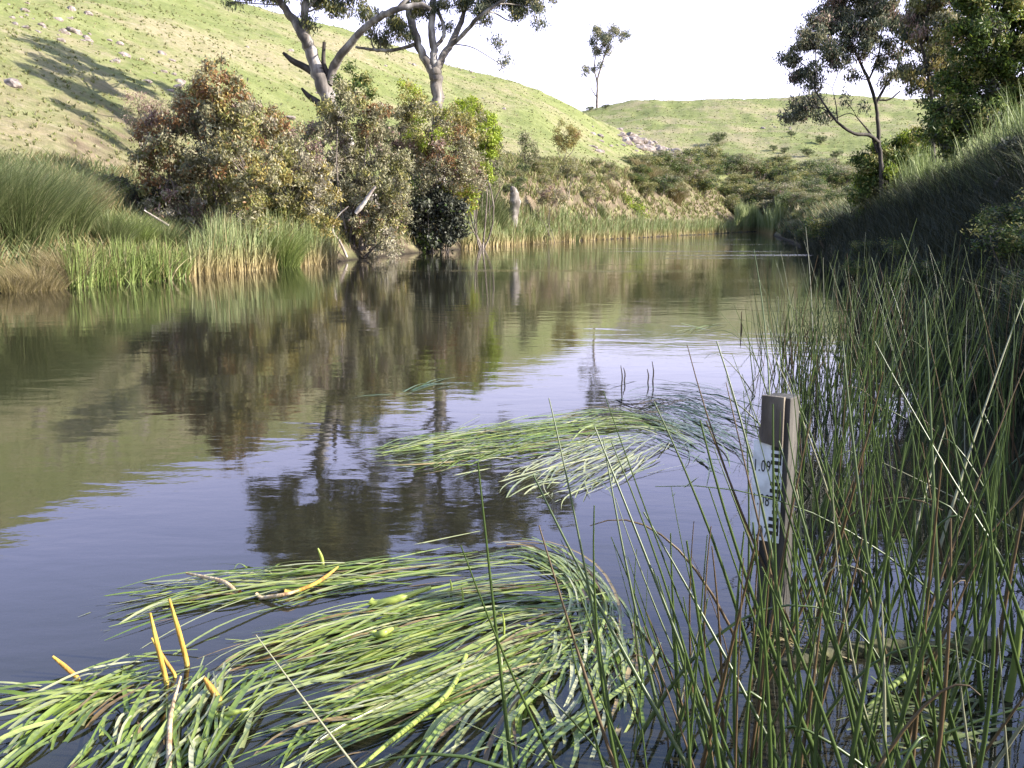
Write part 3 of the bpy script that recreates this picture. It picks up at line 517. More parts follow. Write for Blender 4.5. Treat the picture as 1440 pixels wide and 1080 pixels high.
shrub('bank_shrub', 'blackish twisted bush on the crest of the dark bank at the right edge', 1430, 15.2, [(1420, 208, 9), (1432, 228, 9), (1440, 245, 10)], 700, .1, .04, {'dark': 5}, clump=.14, bark=BK_dark, sr=.03)
# --- dead stump, bare branches
def prism_limb(name, label, cat, pl, Y, bark=BK_dead, s=10, noise=.1):
    k = Y/F_PX; m = MB(); pts = [P(q[0], q[1], Y) for q in pl]; n = max(14, 5*len(pl)); sp_ = spline(pts, n); rr = np.interp(np.linspace(0, len(pl)-1, n), np.arange(len(pl)), [q[2]*k for q in pl])
    rr = rr*(1+rng.normal(size=n)*noise); tubes(m, sp_, rr, s); o = m.build(name, bark, loc=pts[0]); return tag(o, label, cat)
BK_st = barkmat('stump_wood', (.06, .05, .042), (.15, .13, .112), (.28, .25, .225), 4)
prism_limb('dead_stump', 'grey weathered dead tree stump standing on the far bank', 'stump', [(722, 325, 8), (721, 305, 7.5), (724, 288, 8), (723, 272, 6.5), (721, 266, 4.5), (719, 262, 1.2)], 61.5, BK_st)
prism_limb('bare_branch', 'crooked pale bare branch dipping to the water below the shrubs', 'branch', [(488, 362, 2), (478, 340, 1.8), (468, 325, 1.5), (474, 305, 1.2), (490, 290, .8)], 36)
prism_limb('bare_branch', 'white dead branch leaning in a gap of the grey shrub', 'branch', [(500, 300, 3), (512, 285, 3), (522, 270, 2.2), (528, 262, 1.6)], 36.6)
prism_limb('bare_branch', 'dark dead branch poking down to the water at the shrub row', 'branch', [(512, 362, 1.6), (530, 345, 1.4), (548, 330, 1)], 38, BK_dark)
prism_limb('bare_branch', 'thin grey branch sticking out left of the rusty tipped shrub', 'branch', [(238, 318, 2), (222, 308, 1.6), (203, 296, 1)], 28)
# --- rocks
RKM = barkmat('rock_grey', (.09, .07, .06), (.19, .155, .14), (.3, .255, .235), 1.8, .8)
import bmesh
def rockmesh(seed):
    bm = bmesh.new(); bmesh.ops.create_icosphere(bm, subdivisions=3, radius=1); r = np.random.default_rng(seed); o = r.random(3)*50; pl = [(unit(r.normal(size=3)), .62+.3*r.random()) for _ in range(9)]
    from mathutils import noise as nz
    for v in bm.verts:
        c = np.array(v.co)
        for n_, d_ in pl:
            s_ = c@n_
            if s_ > d_: c = c-n_*(s_-d_)
        c = c*(1+.16*nz.noise(Vector(c*1.7+o)) + .06*nz.noise(Vector(c*5+o))); v.co = Vector((c[0]*1.25, c[1], c[2]*.72))
    me = bpy.data.meshes.new('rock'); bm.to_mesh(me); bm.free(); me.materials.append(RKM); return me
rm = [rockmesh(s) for s in (1, 2, 3, 4)]
def rock(px, py, s, label, group, t0=25):
    p = hit(px, py, t0); o = bpy.data.objects.new('rock', rm[rng.integers(4)]); sc.collection.objects.link(o); o.location = p-np.array([0, 0, s*.15]); o.scale = (s*(.8+.5*rng.random()), s*(.8+.4*rng.random()), s*(.7+.5*rng.random())); o.rotation_euler = (rng.normal()*.2, rng.normal()*.2, rng.random()*6.28); tag(o, label, 'rock', group)
rock(103, 44, .5, 'pale boulder catching the sun near the top of the left hillside', 'rocks on the left hillside')
rock(99, 13, .35, 'small dark edged boulder topmost on the left hillside', 'rocks on the left hillside')
rock(17, 118, .45, 'flat pale boulder in the shadow streak at the left edge', 'rocks on the left hillside')
rock(162, 86, .3, 'white boulder just above the tree shadow on the hillside', 'rocks on the left hillside')
for k in range(46):
    t = rng.random(); x = 5+250*t; y = 15+95*t+rng.normal()*14
    if y < 2: y = 5
    rock(x, y, .1+.22*rng.random()**2, 'grey rock in the stony band across the left hillside', 'stones of the band across the left hillside')
for k in range(120):
    t = rng.random()**.8; x = 870+130*t; y = 180+50*t+abs(rng.normal())*8+2
    rock(x, y, .35+.75*rng.random()**2, 'pale rock of the outcrop at the end of the ridge', 'rocks of the outcrop ending the ridge', 80)
for k in range(26):
    rock(830+90*rng.random(), 178+rng.random()*38, .2+.35*rng.random()**2, 'small rock scattered on the slope above the outcrop', 'rocks scattered on the ridge slope', 70)
for k in range(22):
    rock(330+400*rng.random(), 60+rng.random()*110, .15+.2*rng.random()**2, 'small grey stone lying in the grass behind the gum trees', 'stones in the grass behind the gum trees', 60)
for k in range(9):
    rock(1045+70*rng.random(), 158+rng.random()*28, .3+.5*rng.random()**2, 'pale rock in the stony patch of the far hill', 'rocks of the stony patch on the far hill', 190)
# ------------------------------------------------------------------ reeds, sedges and tussocks of the far bank
RD = leafmat('reed_leaf', (.12, .16, .05), (.21, .25, .1), (.31, .33, .18), rough=.6, grad=(.1, .8, (.34, .27, .13)))
SG = leafmat('sedge_leaf', (.09, .13, .03), (.16, .21, .05), (.25, .28, .1), rough=.6)
TU = leafmat('tussock_leaf', (.06, .08, .025), (.11, .14, .05), (.22, .22, .11), rough=.55)
TB = leafmat('tussock_brown', (.13, .11, .04), (.22, .18, .08), (.32, .26, .16), rough=.6)
def bed(name, label, x0, x1, n, h, wid, mat, depth=1.2, in_=-.9, lean=.18, wj=1.0, yo=None, hp=None):
    px = x0+(x1-x0)*rng.random(n); a = rA_az(px); r = a+in_+depth*rng.random(n); az = np.radians(az_of(px)); x = np.sin(az)*r; y = np.cos(az)*r
    z = np.maximum(gh(x, y), -.3); m = MB(); hh = h*(.4+.75*rng.random(n)); hh *= .8+.5*(fbm(px/9, px*0, 2)+.5)
    if hp is not None: hh *= np.interp(px, hp[0], hp[1])
    blades(m, np.stack([x, y, z], -1), hh, lean*(.3+rng.random(n)**3*4), wid*(.6+.8*rng.random(n)), 4, .6, mi=(rng.random(n) < .2).astype(int)); return tag(m.build(name, [mat, TB]), label, kind='stuff')
def az_of(px): return np.array([polar(P(q, 330, 30))[0] for q in np.atleast_1d(px)])
def rA_az(px): return np.interp(az_of(px), AZ, SHORE)
bed('sedge_bed', 'bright green sedge along the left waterline', 92, 262, 2600, .8, .03, SG, 1.4, lean=.25)
bed('reed_bed', 'pale reeds with straw coloured bases in front of the shrubs', 262, 472, 3000, 1.35, .035, RD, 1.8, lean=.16, hp=([262, 300, 440, 472], [.6, 1, 1, .7]))
bed('reed_bed', 'long strip of reeds along the far waterline', 648, 1055, 7000, 1.2, .06, RD, 3.2, lean=.16, hp=([648, 700, 900, 1055], [.8, .8, 1.0, 1.3]))
bed('sedge_bed', 'short green sedge fringe in front of the far reeds', 655, 1060, 2600, .7, .06, SG, 2.0, -.6, lean=.2)
_n = 4200; _px = 1035+130*rng.random(_n); _Y = 104+14*rng.random(_n); _b = np.array([P(a_, 300, y_) for a_, y_ in zip(_px, _Y)]); _b[:, 2] = np.maximum(gh(_b[:, 0], _b[:, 1]), -.2)
_lo = (_px < 1088) | (_b[:, 2] < 1.5); _px, _b = _px[_lo], _b[_lo]; _n = len(_px); _far = _px < 1088; _sh = rA_az(_px)+5*rng.random(_n)-1; _k = _sh/np.hypot(_b[:, 0], _b[:, 1]); _b[_far, :2] *= _k[_far, None]; _b[:, 2] = np.maximum(gh(_b[:, 0], _b[:, 1]), -.2)
m = MB(); blades(m, _b, 2.9*(.55+.5*rng.random(_n))*(.7+.6*vnoise(_px/8, _px*0)), .12*(.3+rng.random(_n)*1.4), .12, 4, .6); tag(m.build('reed_bed', RD), 'tall feathery reeds at the river bend', kind='stuff')
def tussock(px, Y, rad, h, n, mat, label, wid=.012, name='grass_tussock', cat='grass tussock', lean=.9, z=None, group=None):
    b = onground(px, Y); 
    if z is not None: b[2] = z
    a = rng.random(n)*6.283; rr = rad*.45*rng.random(n)**.6; base = b+np.stack([np.cos(a)*rr, np.sin(a)*rr, -.05+0*a], -1); base[:, 2] = gh(base[:, 0], base[:, 1])-.05 if z is None else z
    m = MB(); blades(m, base, h*(.55+.55*rng.random(n)), lean*(.15+rr/(rad*.45)*.6+.3*rng.random(n)), wid, 5, .75, laz=a+rng.normal(size=n)*.5)
    return tag(m.build(name, mat, loc=b), label, cat, group)
tussock(8, 22.8, 2.0, 2.15, 3600, TU, 'huge green tussock arching over the left end of the bank', .016)
tussock(-75, 21.5, 1.8, 2.2, 2200, TU, 'tall tussock cut by the left frame edge', .016)
tussock(72, 24.5, 1.7, 1.8, 2200, TU, 'green tussock behind the huge one at the left end', .016)
tussock(48, 20.6, 1.0, .65, 1300, TB, 'brownish dead tussock at the waterline below the huge green one', .014)
tussock(10, 20.0, .9, .5, 1000, TB, 'low dry tussock at the left frame edge on the waterline', .014)
tussock(85, 21.5, .8, .9, 900, TB, 'faded tussock left of the bright green sedge', .014)
tussock(150, 25.5, 1.1, 1.1, 1200, TU, 'rounded green tussock above the sedge, left one', .014)
tussock(185, 26.5, 1.0, 1.0, 1000, SG, 'fresh green tussock above the sedge, middle one', .014)
tussock(228, 27.5, .9, .9, 900, TU, 'olive tussock at the foot of the rusty shrub', .014)
tussock(125, 27.5, 1.0, 1.0, 900, TB, 'brown tussock under the shaded ledge', .014)
tussock(393, 31, 1.0, 1.7, 1300, SG, 'upright green tussock between reeds and olive shrub', .016)
tussock(690, 59, 1.6, 1.9, 1300, TU, 'broad green tussock left of the dead stump', .03)
tussock(668, 56, 1.2, 1.5, 900, TU, 'green tussock at the foot of the bright yellow green shrub', .03)
tussock(938, 112, 3.2, 2.6, 2200, TB, 'round brown tussock below the thicket', .05)
tussock(908, 108, 2.4, 1.8, 1200, TB, 'smaller dark tussock beside the round brown one', .05)
for k, (px, Y) in enumerate([(752, 66), (770, 69), (805, 72), (728, 64), (845, 82), (790, 70), (818, 76), (860, 88), (740, 63), (762, 63)]):
    tussock(px, Y, .9, .8+.3*rng.random(), 320, TB if k % 2 else TU, 'low dry tussock on the eroded bank right of the stump' if k % 2 else 'low green tussock on the eroded bank right of the stump', .03, group='dry tussocks on the eroded bank' if k % 2 else 'green tussocks on the eroded bank')
# bank cover (left bank between water and lip)
tufts(9000, (-30, -3, 21, 60, 1), .38, 8, [TU, TB], 'bank_grass', 'rough grass covering the left bank below the ledge', cond=lambda x, y, z, r: (z > .1) & (z < 3.2), wid=.02)
tufts(9000, (-3, 12, 55, 150, 1), .45, 7, [GR, TB], 'bank_scrub', 'dry scrubby grass on the eroded far bank', cond=lambda x, y, z, r: (z > .2) & (z < 6.5) & (r < 150), wid=.03)
# ------------------------------------------------------------------ right bank cover
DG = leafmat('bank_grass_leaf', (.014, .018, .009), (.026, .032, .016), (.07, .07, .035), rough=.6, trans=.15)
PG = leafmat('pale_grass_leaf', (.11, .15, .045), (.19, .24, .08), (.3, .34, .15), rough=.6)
def rightcover(n, az0, az1, f0, f1, h, wid, mat, name, label, lean=.9, segs=4, hvar=.5, laz=None):
    a = az0+(az1-az0)*rng.random(n); A = np.interp(a, AZ, rings[0][0]); B = np.interp(a, AZ, rings[1][0]); r = A+(B-A)*(f0+(f1-f0)*rng.random(n)); h = h*(.45+1.1*vnoise(np.sin(np.radians(a))*r/.9, np.cos(np.radians(a))*r/1.6)); ar = np.radians(a); x = np.sin(ar)*r; y = np.cos(ar)*r; z = gh(x, y)-.05
    m = MB(); blades(m, np.stack([x, y, z], -1), h*(1-hvar+hvar*1.3*rng.random(n)), lean*(.3+rng.random(n)), wid*(1+r/25), segs, .8, laz=None if laz is None else laz+rng.normal(size=n)*.8); return tag(m.build(name, mat), label, kind='stuff')
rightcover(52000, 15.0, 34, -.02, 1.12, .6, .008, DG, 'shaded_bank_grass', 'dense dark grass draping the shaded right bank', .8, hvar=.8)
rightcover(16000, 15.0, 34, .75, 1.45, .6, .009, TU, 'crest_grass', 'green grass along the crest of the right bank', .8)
tufts(9000, (13.5, 24, 50, 190, 1), .5, 7, [TU, TB], 'bend_grass', 'rank green grass behind the right bank at the river bend', cond=lambda x, y, z, r: z > .15, wid=.03)
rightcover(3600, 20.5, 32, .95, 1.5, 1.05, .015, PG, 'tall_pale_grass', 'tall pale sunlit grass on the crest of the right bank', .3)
for k in range(14):
    a = 16+14*rng.random(); A = np.interp(a, AZ, rings[0][0]); B = np.interp(a, AZ, rings[1][0]); r_ = A+(B-A)*(.05+.5*rng.random()); x = math.sin(R(a))*r_; y = math.cos(R(a))*r_
    o = copy_tree(protos[3]); o.name = 'bank_bush'; q = (.1+.1*rng.random())*(.6+r_/30); o.location = (x, y, float(gh(x, y))-.05); o.scale = (q*1.3, q*1.3, q); o.rotation_euler = (0, 0, rng.random()*6.28); tag(o, 'small dark bush growing out of the shaded right bank', 'bush', 'small dark bushes on the shaded right bank')
# ------------------------------------------------------------------ gauge post
def simple(name, c, rough=.6, spec=.4):
    m, t, b = newmat(name); n = N_(t, 'ShaderNodeTexNoise'); n.inputs['Scale'].default_value = 25; n.inputs['Detail'].default_value = 5
    tc = t.nodes.new('ShaderNodeTexCoord'); t.links.new(tc.outputs['Object'], n.inputs['Vector'])
    t.links.new(ramp(t, [(.35, tuple(v*.72 for v in c)), (.6, c)], n.outputs[0]), b.inputs['Base Color']); b.inputs['Roughness'].default_value = rough; b.inputs['Specular IOR Level'].default_value = spec; return m
WD = barkmat('post_timber', (.016, .015, .013), (.045, .041, .036), (.1, .092, .08), 14, .5)
PL = simple('plate_enamel', (.75, .76, .8), .5); BLK = simple('black_paint', (.012, .012, .014), .5)
gb = W(1086, 880); GY = gb[1]; ztop = P(1094, 556, GY)[2]; zp1 = P(1082, 620, GY)[2]; zp0 = P(1082, 757, GY)[2]
th = R(-20); pw = .09
ge = empty('gauge_post', (gb[0], gb[1], 0)); ge.rotation_euler = (0, R(.3), th+math.atan2(-gb[0], gb[1])*-0); tag(ge, 'square timber gauge post with white numbered plate standing in the water', 'gauge post')
def boxmb(x0, x1, y0, y1, z0, z1, m=None, bev=0.0):
    m = m or MB(); V = [(x0, y0, z0), (x1, y0, z0), (x1, y1, z0), (x0, y1, z0), (x0, y0, z1), (x1, y0, z1), (x1, y1, z1), (x0, y1, z1)]
    m.add(V, [[0, 3, 2, 1], [4, 5, 6, 7], [0, 1, 5, 4], [1, 2, 6, 5], [2, 3, 7, 6], [3, 0, 4, 7]]); return m
def bevel(o, w_, s=2):
    b = o.modifiers.new('bevel', 'BEVEL'); b.width = w_; b.segments = s; return o
# yaw so that the right side face shows as in the photo
ge.rotation_euler = (0, 0, -math.atan2(gb[0], gb[1])+R(-20))
bevel(boxmb(-pw/2, pw/2, -pw/2, pw/2, -.7, ztop).build('timber_post', WD, ge, smooth=False), .004)
m = MB(); 
V = [(-pw/2-.006, zp1+.002), (pw/2*.62, zp1-.012), (pw/2*.62, ztop+.004), (-pw/2-.004, ztop+.004), (-pw/2-.004, zp1+.055), (-pw/2-.012, zp1+.05)]
n_ = len(V); m.add([(x, -pw/2-.016, z) for x, z in V]+[(x, -pw/2-.001, z) for x, z in V], [list(range(n_))[::1]]); m.add([(x, -pw/2-.016, z) for x, z in V]+[(x, -pw/2-.001, z) for x, z in V], [[i, i+n_, (i+1) % n_+n_, (i+1) % n_] for i in range(n_)])
m.build('cover_board', barkmat('cover_timber', (.045, .035, .028), (.1, .08, .065), (.2, .17, .13), 16, .6), ge, smooth=False)
px0, px1 = -pw/2-.03, pw/2*.62
pf = -pw/2-.003
plate = bevel(boxmb(px0, px1, pf-.003, pf, zp0, zp1+.004).build('gauge_plate', PL, ge, smooth=False), .0008)
pf -= .003
def text(s, x, z, size, sx=.6):
    cu = bpy.data.curves.new('numerals', 'FONT'); cu.body = s; cu.size = size; cu.extrude = .0006; cu.space_character = 1.15
    to = bpy.data.objects.new('numerals', cu); sc.collection.objects.link(to); bpy.context.view_layer.update()
    me = bpy.data.meshes.new_from_object(to.evaluated_get(bpy.context.evaluated_depsgraph_get())); bpy.data.objects.remove(to)
    o = bpy.data.objects.new('numerals', me); sc.collection.objects.link(o); me.materials.clear(); me.materials.append(BLK); o.parent = plate
    o.rotation_euler = (R(90), 0, 0); o.location = (x, pf-.0009, z); o.scale = (sx, 1, 1)
def zpix(py): return P(1080, py, GY)[2]
text('1.09', px0+.002, zpix(661), .058, .55); text('1.08', px0+.002, zpix(708), .058, .55); text('1.07', px0+.002, zpix(752), .058, .55)
mk = MB(); zt = zpix(624); step = (zpix(624)-zpix(757))/13.6; xr = px1-.002
for k in range(13):
    z1 = zt-k*step; 
    if z1-step*.5 < zp0+.002: break
    lng = .031 if k % 5 in (0, 1, 2) else .02
    boxmb(xr-.006-lng, xr-.006, pf-.001, pf-.0001, z1-step*.55, z1, mk)
for k in range(0, 13, 5):
    z1 = zt-k*step; z0 = max(z1-2.55*step, zp0+.002); boxmb(xr-.0058, xr-.001, pf-.0012, pf-.0002, z0, z1, mk)
mk.build('scale_marks', BLK, plate, smooth=False)
# ------------------------------------------------------------------ rushes in the foreground
RG = leafmat('rush_green', (.022, .038, .01), (.05, .08, .018), (.12, .165, .035), rough=.38, trans=.12, spec=.5)
RO = leafmat('rush_brown', (.05, .03, .018), (.09, .06, .028), (.15, .105, .05), rough=.5, trans=.1)
RS = leafmat('rush_straw', (.12, .13, .07), (.22, .22, .14), (.36, .36, .28), rough=.5, trans=.1)
RMATS = [RG, RO, RS]
def stem_paths(b, tip, bow, n=9):
    t = np.linspace(0, 1, n)[None, :, None]; mid = (b+tip)/2+bow
    return b[:, None]*(1-t)**2+2*mid[:, None]*t*(1-t)+tip[:, None]*t*t
def stem_obj(bpx, tpx, dY, rad, label, mat=0, bow=(0, 0, 0), tipbrown=True, group=None):
    b = W(*bpx); tip = P(tpx[0], tpx[1], b[1]+dY); b2 = b+(b-tip)*.0; b2[2] -= .05
    pth = stem_paths(b2[None], tip[None], np.array([bow]), 14); m = MB(); rr = rad*1.15*np.linspace(1, .3, 14)[None]
    mi = np.zeros(1, int)+mat; tubes(m, pth, rr, 7, mat)
    o = m.build('rush_stem', RMATS, loc=b); tag(o, label, 'rush stem', group)
    return o
SP = [((728, 1130), (672, 650), .0, .0052, 'tall rush stem crossing the front of the near leaf mat, left of centre', 0),
      ((1032, 1160), (750, 668), .4, .0065, 'thick rush stem leaning left from the bottom edge to the middle of the picture', 0),
      ((880, 1130), (772, 560), .3, .0045, 'thin rush stem standing on the curved end of the near leaf mat', 0),
      ((1060, 1150), (836, 600), .3, .0055, 'long green rush stem leaning left over the gap between the leaf mats', 0),
      ((1165, 1180), (905, 720), .3, .0055, 'leaning rush stem ending above the right end of the near mat', 0),
      ((940, 1030), (848, 615), .3, .005, 'slender rush stem with its tip on the distant leaf mat', 0),
      ((1130, 1080), (1008, 480), .3, .0055, 'long rush stem leaning left past the gauge post, its tip on open water', 0),
      ((1005, 1020), (865, 700), .2, .0035, 'fine rush stem between the two leaf mats', 0),
      ((1010, 1100), (1000, 740), .1, .004, 'brown tipped rush stem left of the gauge post base', 1),
      ((915, 1120), (640, 1010), -.2, .002, 'low rush stem lying over the bottom of the near mat', 0),
      ((575, 1150), (360, 893), .1, .004, 'straw coloured stalk lying across the near leaf mat', 2),
      ((1265, 840), (1330, 600), .4, .0055, 'white bleached rush stem right of the gauge post', 2),
      ((1300, 830), (1440, 420), .5, .0065, 'pale thick rush stem leaning to the right frame edge', 2),
      ((1500, 900), (1230, 480), .4, .0062, 'long pale green stem bending across the rush bed, high up', 0),
      ((1560, 800), (1240, 650), .2, .0045, 'pale stem lying across the rush bed toward the right edge', 2),
      ((1240, 1150), (1095, 620), .2, .0062, 'bright green rush stem crossing in front of the gauge numbers', 0),
      ((1110, 1130), (1087, 568), .1, .006, 'upright rush stem standing directly before the gauge plate', 0),
      ((1128, 900), (1070, 600), .2, .005, 'rush stem crossing the cover board of the gauge post', 0),
      ((1310, 1140), (1240, 950), .0, .0065, 'short red tipped stem in the bottom right corner', 0),
      ((1290, 1180), (1185, 480), .3, .006, 'tall straight rush stem right of the gauge post', 0),
      ((1330, 1120), (1300, 420), .3, .006, 'tall rush stem rising past the dark water of the rush bed', 0),
      ((1080, 720), (1060, 350), 1.0, .006, 'single tall stem left of the rush bed with its tip over the far water', 0),
      ((1043, 464), (1043, 438), .0, .012, 'single dark stick standing in the open water', 1)]
for b, t_, dY, rad, lab, mt in SP:
    stem_obj(b, t_, dY, rad, lab, mt, (rng.normal()*.03, 0, rng.random()*.05))
def rushes(n, xr, yr, tipfn, rad, far=False):
    bx = xr[0]+(xr[1]-xr[0])*rng.random(n); by = yr[0]+(yr[1]-yr[0])*rng.random(n)**.9
    b = np.array([W(x, y) for x, y in zip(bx, by)]); h, lx, ly = tipfn(n, bx, by); tip = b+np.stack([lx*h, ly*h, h], -1)
    b[:, 2] -= .06; bow = np.stack([rng.normal(size=n)*.05*h, rng.normal(size=n)*.04*h, rng.random(n)*.04*h], -1)
    r = rad*(.6+.8*rng.random(n)); mt = rng.choice([0, 1, 2], n, p=[.8, .16, .04]); return b, tip, bow, r, mt, bx
sets = []
def tf(hm, hs, lm, ls): return lambda n, bx, by: (np.clip(hm+hs*rng.normal(size=n), .25, 2.2), np.clip(lm+ls*rng.normal(size=n), -.42, .5), .12*rng.normal(size=n))
sets.append(rushes(560, (1095, 1460), (470, 600), tf(.85, .2, .03, .22), .0042))       # back belt before the shaded bank
sets.append(rushes(115, (1125, 1500), (600, 760), tf(.9, .2, .02, .24), .0046))
sets.append(rushes(100, (1045, 1500), (760, 960), tf(.78, .2, -.05, .27), .0052))
sets.append(rushes(82, (1010, 1520), (960, 1250), tf(.66, .2, -.08, .3), .0056))
sets.append(rushes(26, (850, 1040), (930, 1200), tf(.42, .14, -.15, .3), .0034))
sets.append(rushes(24, (860, 1080), (1010, 1320), tf(.6, .14, -.16, .24), .0055))
sets.append(rushes(22, (1060, 1110), (450, 560), tf(.75, .2, -.15, .15), .0038))
B_ = np.concatenate([s[0] for s in sets]); T_ = np.concatenate([s[1] for s in sets]); O_ = np.concatenate([s[2] for s in sets]); R_ = np.concatenate([s[3] for s in sets]); M_ = np.concatenate([s[4] for s in sets])
# a share of stems is snapped or arched over
arch = rng.random(len(B_)) < .1; O_[arch] += np.stack([rng.normal(size=arch.sum())*.12, rng.normal(size=arch.sum())*.05, .35*np.ones(arch.sum())], -1); T_[arch, 2] *= .5; T_[arch, 0] += rng.normal(size=arch.sum())*.45
dist = np.hypot(B_[:, 0], B_[:, 1]); order = np.argsort(dist); NI = 250
lean = T_[:, 0]-B_[:, 0]
for i_ in order[:NI]:
    m = MB(); pth = stem_paths(B_[i_][None], T_[i_][None], O_[i_][None], 10); tubes(m, pth, R_[i_]*np.linspace(1, .25, 10)[None], 6, int(M_[i_]))
    o = m.build('rush_stem', RMATS, loc=B_[i_]+np.array([0, 0, .06]))
    col = ('green', 'brown', 'straw coloured')[M_[i_]]
    how = 'arched over' if arch[i_] else ('leaning left' if lean[i_] < -.07 else ('leaning right' if lean[i_] > .07 else 'upright'))
    tag(o, 'thin %s rush stem, %s, in the near rush bed around the gauge post' % (col, how), 'rush stem', '%s rush stems, %s, of the near rush bed' % (col, how))
rest = order[NI:]; m = MB(); pth = stem_paths(B_[rest], T_[rest], O_[rest], 8); tubes(m, pth, R_[rest][:, None]*np.linspace(1, .25, 8)[None]*1.15, 5, M_[rest])
tag(m.build('rush_bed', RMATS), 'dense belt of dark rushes in the water before the shaded right bank', kind='stuff')
# ------------------------------------------------------------------ floating strap leaves
FL = leafmat('water_leaf', (.09, .14, .025), (.17, .23, .045), (.29, .33, .11), rough=.3, trans=.2, spec=.6)
FP = leafmat('water_leaf_pale', (.2, .24, .1), (.29, .31, .15), (.38, .38, .23), rough=.3, trans=.2, spec=.6)
FX = leafmat('water_leaf_dead', (.08, .055, .03), (.16, .11, .05), (.26, .2, .1), rough=.45, trans=.1, spec=.4)
FD = leafmat('water_leaf_dark', (.04, .07, .035), (.08, .12, .055), (.13, .18, .09), rough=.3, trans=.15, spec=.6)
def fan(label, guides, n, wid, zr=(-.004, .014), mats=None, jit=.02, cut=(.1, .35), dip=.02, spread=1.0, npt=16, name='water_ribbon_plant', cat='water plant'):
    """leaves follow hand traced guide curves on the water surface, blended pairwise"""
    G = []
    for g in guides:
        w_ = np.array([W(x, y) for x, y in g]); G.append(spline(w_, npt))
    G = np.array(G); k = len(G); m = MB(); paths = []; wd = []
    for q in range(int(n*1.0)):
        u = rng.random()*(k-1)*spread; i0 = min(int(u), k-2); f = u-i0; g = G[i0]*(1-f)+G[i0+1]*f
        t0 = cut[0]*rng.random(); t1 = 1-cut[1]*rng.random(); tt = np.linspace(t0, t1, npt)*(npt-1); ii = np.clip(tt.astype(int), 0, npt-2); ff = (tt-ii)[:, None]; pth = g[ii]*(1-ff)+g[ii+1]*ff
        L = np.linalg.norm(pth[-1]-pth[0]); d = unit(pth[-1]-pth[0]); nrm = np.array([-d[1], d[0], 0]); s = np.linspace(0, 1, npt)
        pth = pth+nrm*((rng.normal()*jit+rng.normal()*jit*1.2*np.sin(s*np.pi*(1+rng.random()))+rng.normal()*jit*.25*np.sin(s*7+rng.random()*6))[:, None])
        ang = rng.normal()*.09*(1+2*(rng.random() < .15)); c0 = pth.mean(0); dx = pth-c0; pth = c0+np.stack([dx[:, 0]*math.cos(ang)-dx[:, 1]*math.sin(ang), dx[:, 0]*math.sin(ang)+dx[:, 1]*math.cos(ang), dx[:, 2]], -1)
        if rng.random() < .4: pth = pth+nrm*(rng.normal()*.15*L*s**2)[:, None]
        z = zr[0]+(zr[1]-zr[0])*rng.random()+dip*np.sin(s*np.pi*(1+2*rng.random())+rng.random()*6); z = z-(.03*rng.random())*s**3; pth[:, 2] = z
        w0 = wid*.64*(.45+.9*rng.random()); prof = np.minimum(1, .55+s*3)*np.clip((1-s)*4.5, .05, 1)**.6
        paths.append(pth); wd.append(w0*prof)
    paths = np.array(paths); wd = np.array(wd); n = len(paths)
    T = unit(np.gradient(paths, axis=1)); tw = rng.normal(size=(n, 1))*.35+.2*np.sin(np.linspace(0, 4, npt)[None]*1.3+rng.random((n, 1))*6)
    S = np.stack([-T[..., 1], T[..., 0], 0*T[..., 0]], -1); S = unit(S); up = np.array([0, 0, 1.]); sd = S*np.cos(tw)[..., None]+up*np.sin(tw)[..., None]*.6
    off = sd*wd[..., None]*.5; V = np.stack([paths-off, paths+up*(wd*-.12)[..., None], paths+off], 2)
    base = (np.arange(n)*npt*3)[:, None, None]; i_ = np.arange(npt-1)[None, :, None]; c = np.arange(2)[None, None, :]
    ml = [mats] if mats is not None else [FL, FP, FX]; pick = np.zeros(n, int) if mats is not None else rng.choice(3, n, p=[.72, .2, .08])
    q = np.stack([base+i_*3+c, base+i_*3+c+1, base+(i_+1)*3+c+1, base+(i_+1)*3+c], -1).reshape(-1, 4); m.add(V, q, np.repeat(pick, (npt-1)*2))
    cc = paths.reshape(-1, 3).mean(0); cc[2] = 0
    return tag(m.build(name, ml, loc=cc), label, cat)
fan('floating leaf plant streaming left along the back edge of the near mat', [[(700, 765), (560, 782), (430, 796), (300, 810), (190, 838), (80, 868)], [(800, 800), (650, 812), (500, 830), (370, 850), (250, 868), (150, 890)]], 105, .017, cut=(.5, .45))
fan('floating leaf plant lying through the middle of the near mat', [[(840, 810), (700, 822), (560, 845), (440, 870), (330, 900), (250, 930)], [(880, 880), (740, 872), (620, 905), (500, 945), (380, 985), (290, 1015)]], 175, .017, cut=(.4, .4))
fan('floating leaf plant sweeping down left across the near mat', [[(880, 850), (760, 870), (620, 930), (470, 985), (350, 1020), (260, 1060)], [(880, 930), (780, 940), (680, 985), (560, 1030), (460, 1070), (360, 1120)]], 130, .018, cut=(.4, .4))
fan('floating leaf plant curling round the right end of the near mat', [[(690, 765), (760, 768), (825, 800), (862, 860), (850, 930), (800, 985)], [(660, 800), (740, 790), (800, 830), (820, 880), (790, 930), (740, 960)]], 70, .015, cut=(.25, .35), zr=(-.01, .02))
fan('floating leaf plant hanging toward the bottom edge right of centre', [[(870, 840), (882, 900), (878, 960), (850, 1020), (800, 1085), (760, 1140)], [(800, 880), (790, 930), (750, 980), (720, 1030), (690, 1090), (660, 1150)], [(740, 880), (700, 940), (640, 1000), (590, 1050), (540, 1100), (480, 1150)]], 85, .02, cut=(.3, .4))
fan('narrow curling leaves at the far right tip of the near mat', [[(850, 870), (885, 930), (890, 980), (870, 1020), (850, 1045)], [(820, 880), (860, 950), (870, 990), (850, 1040), (820, 1090)]], 16, .018)
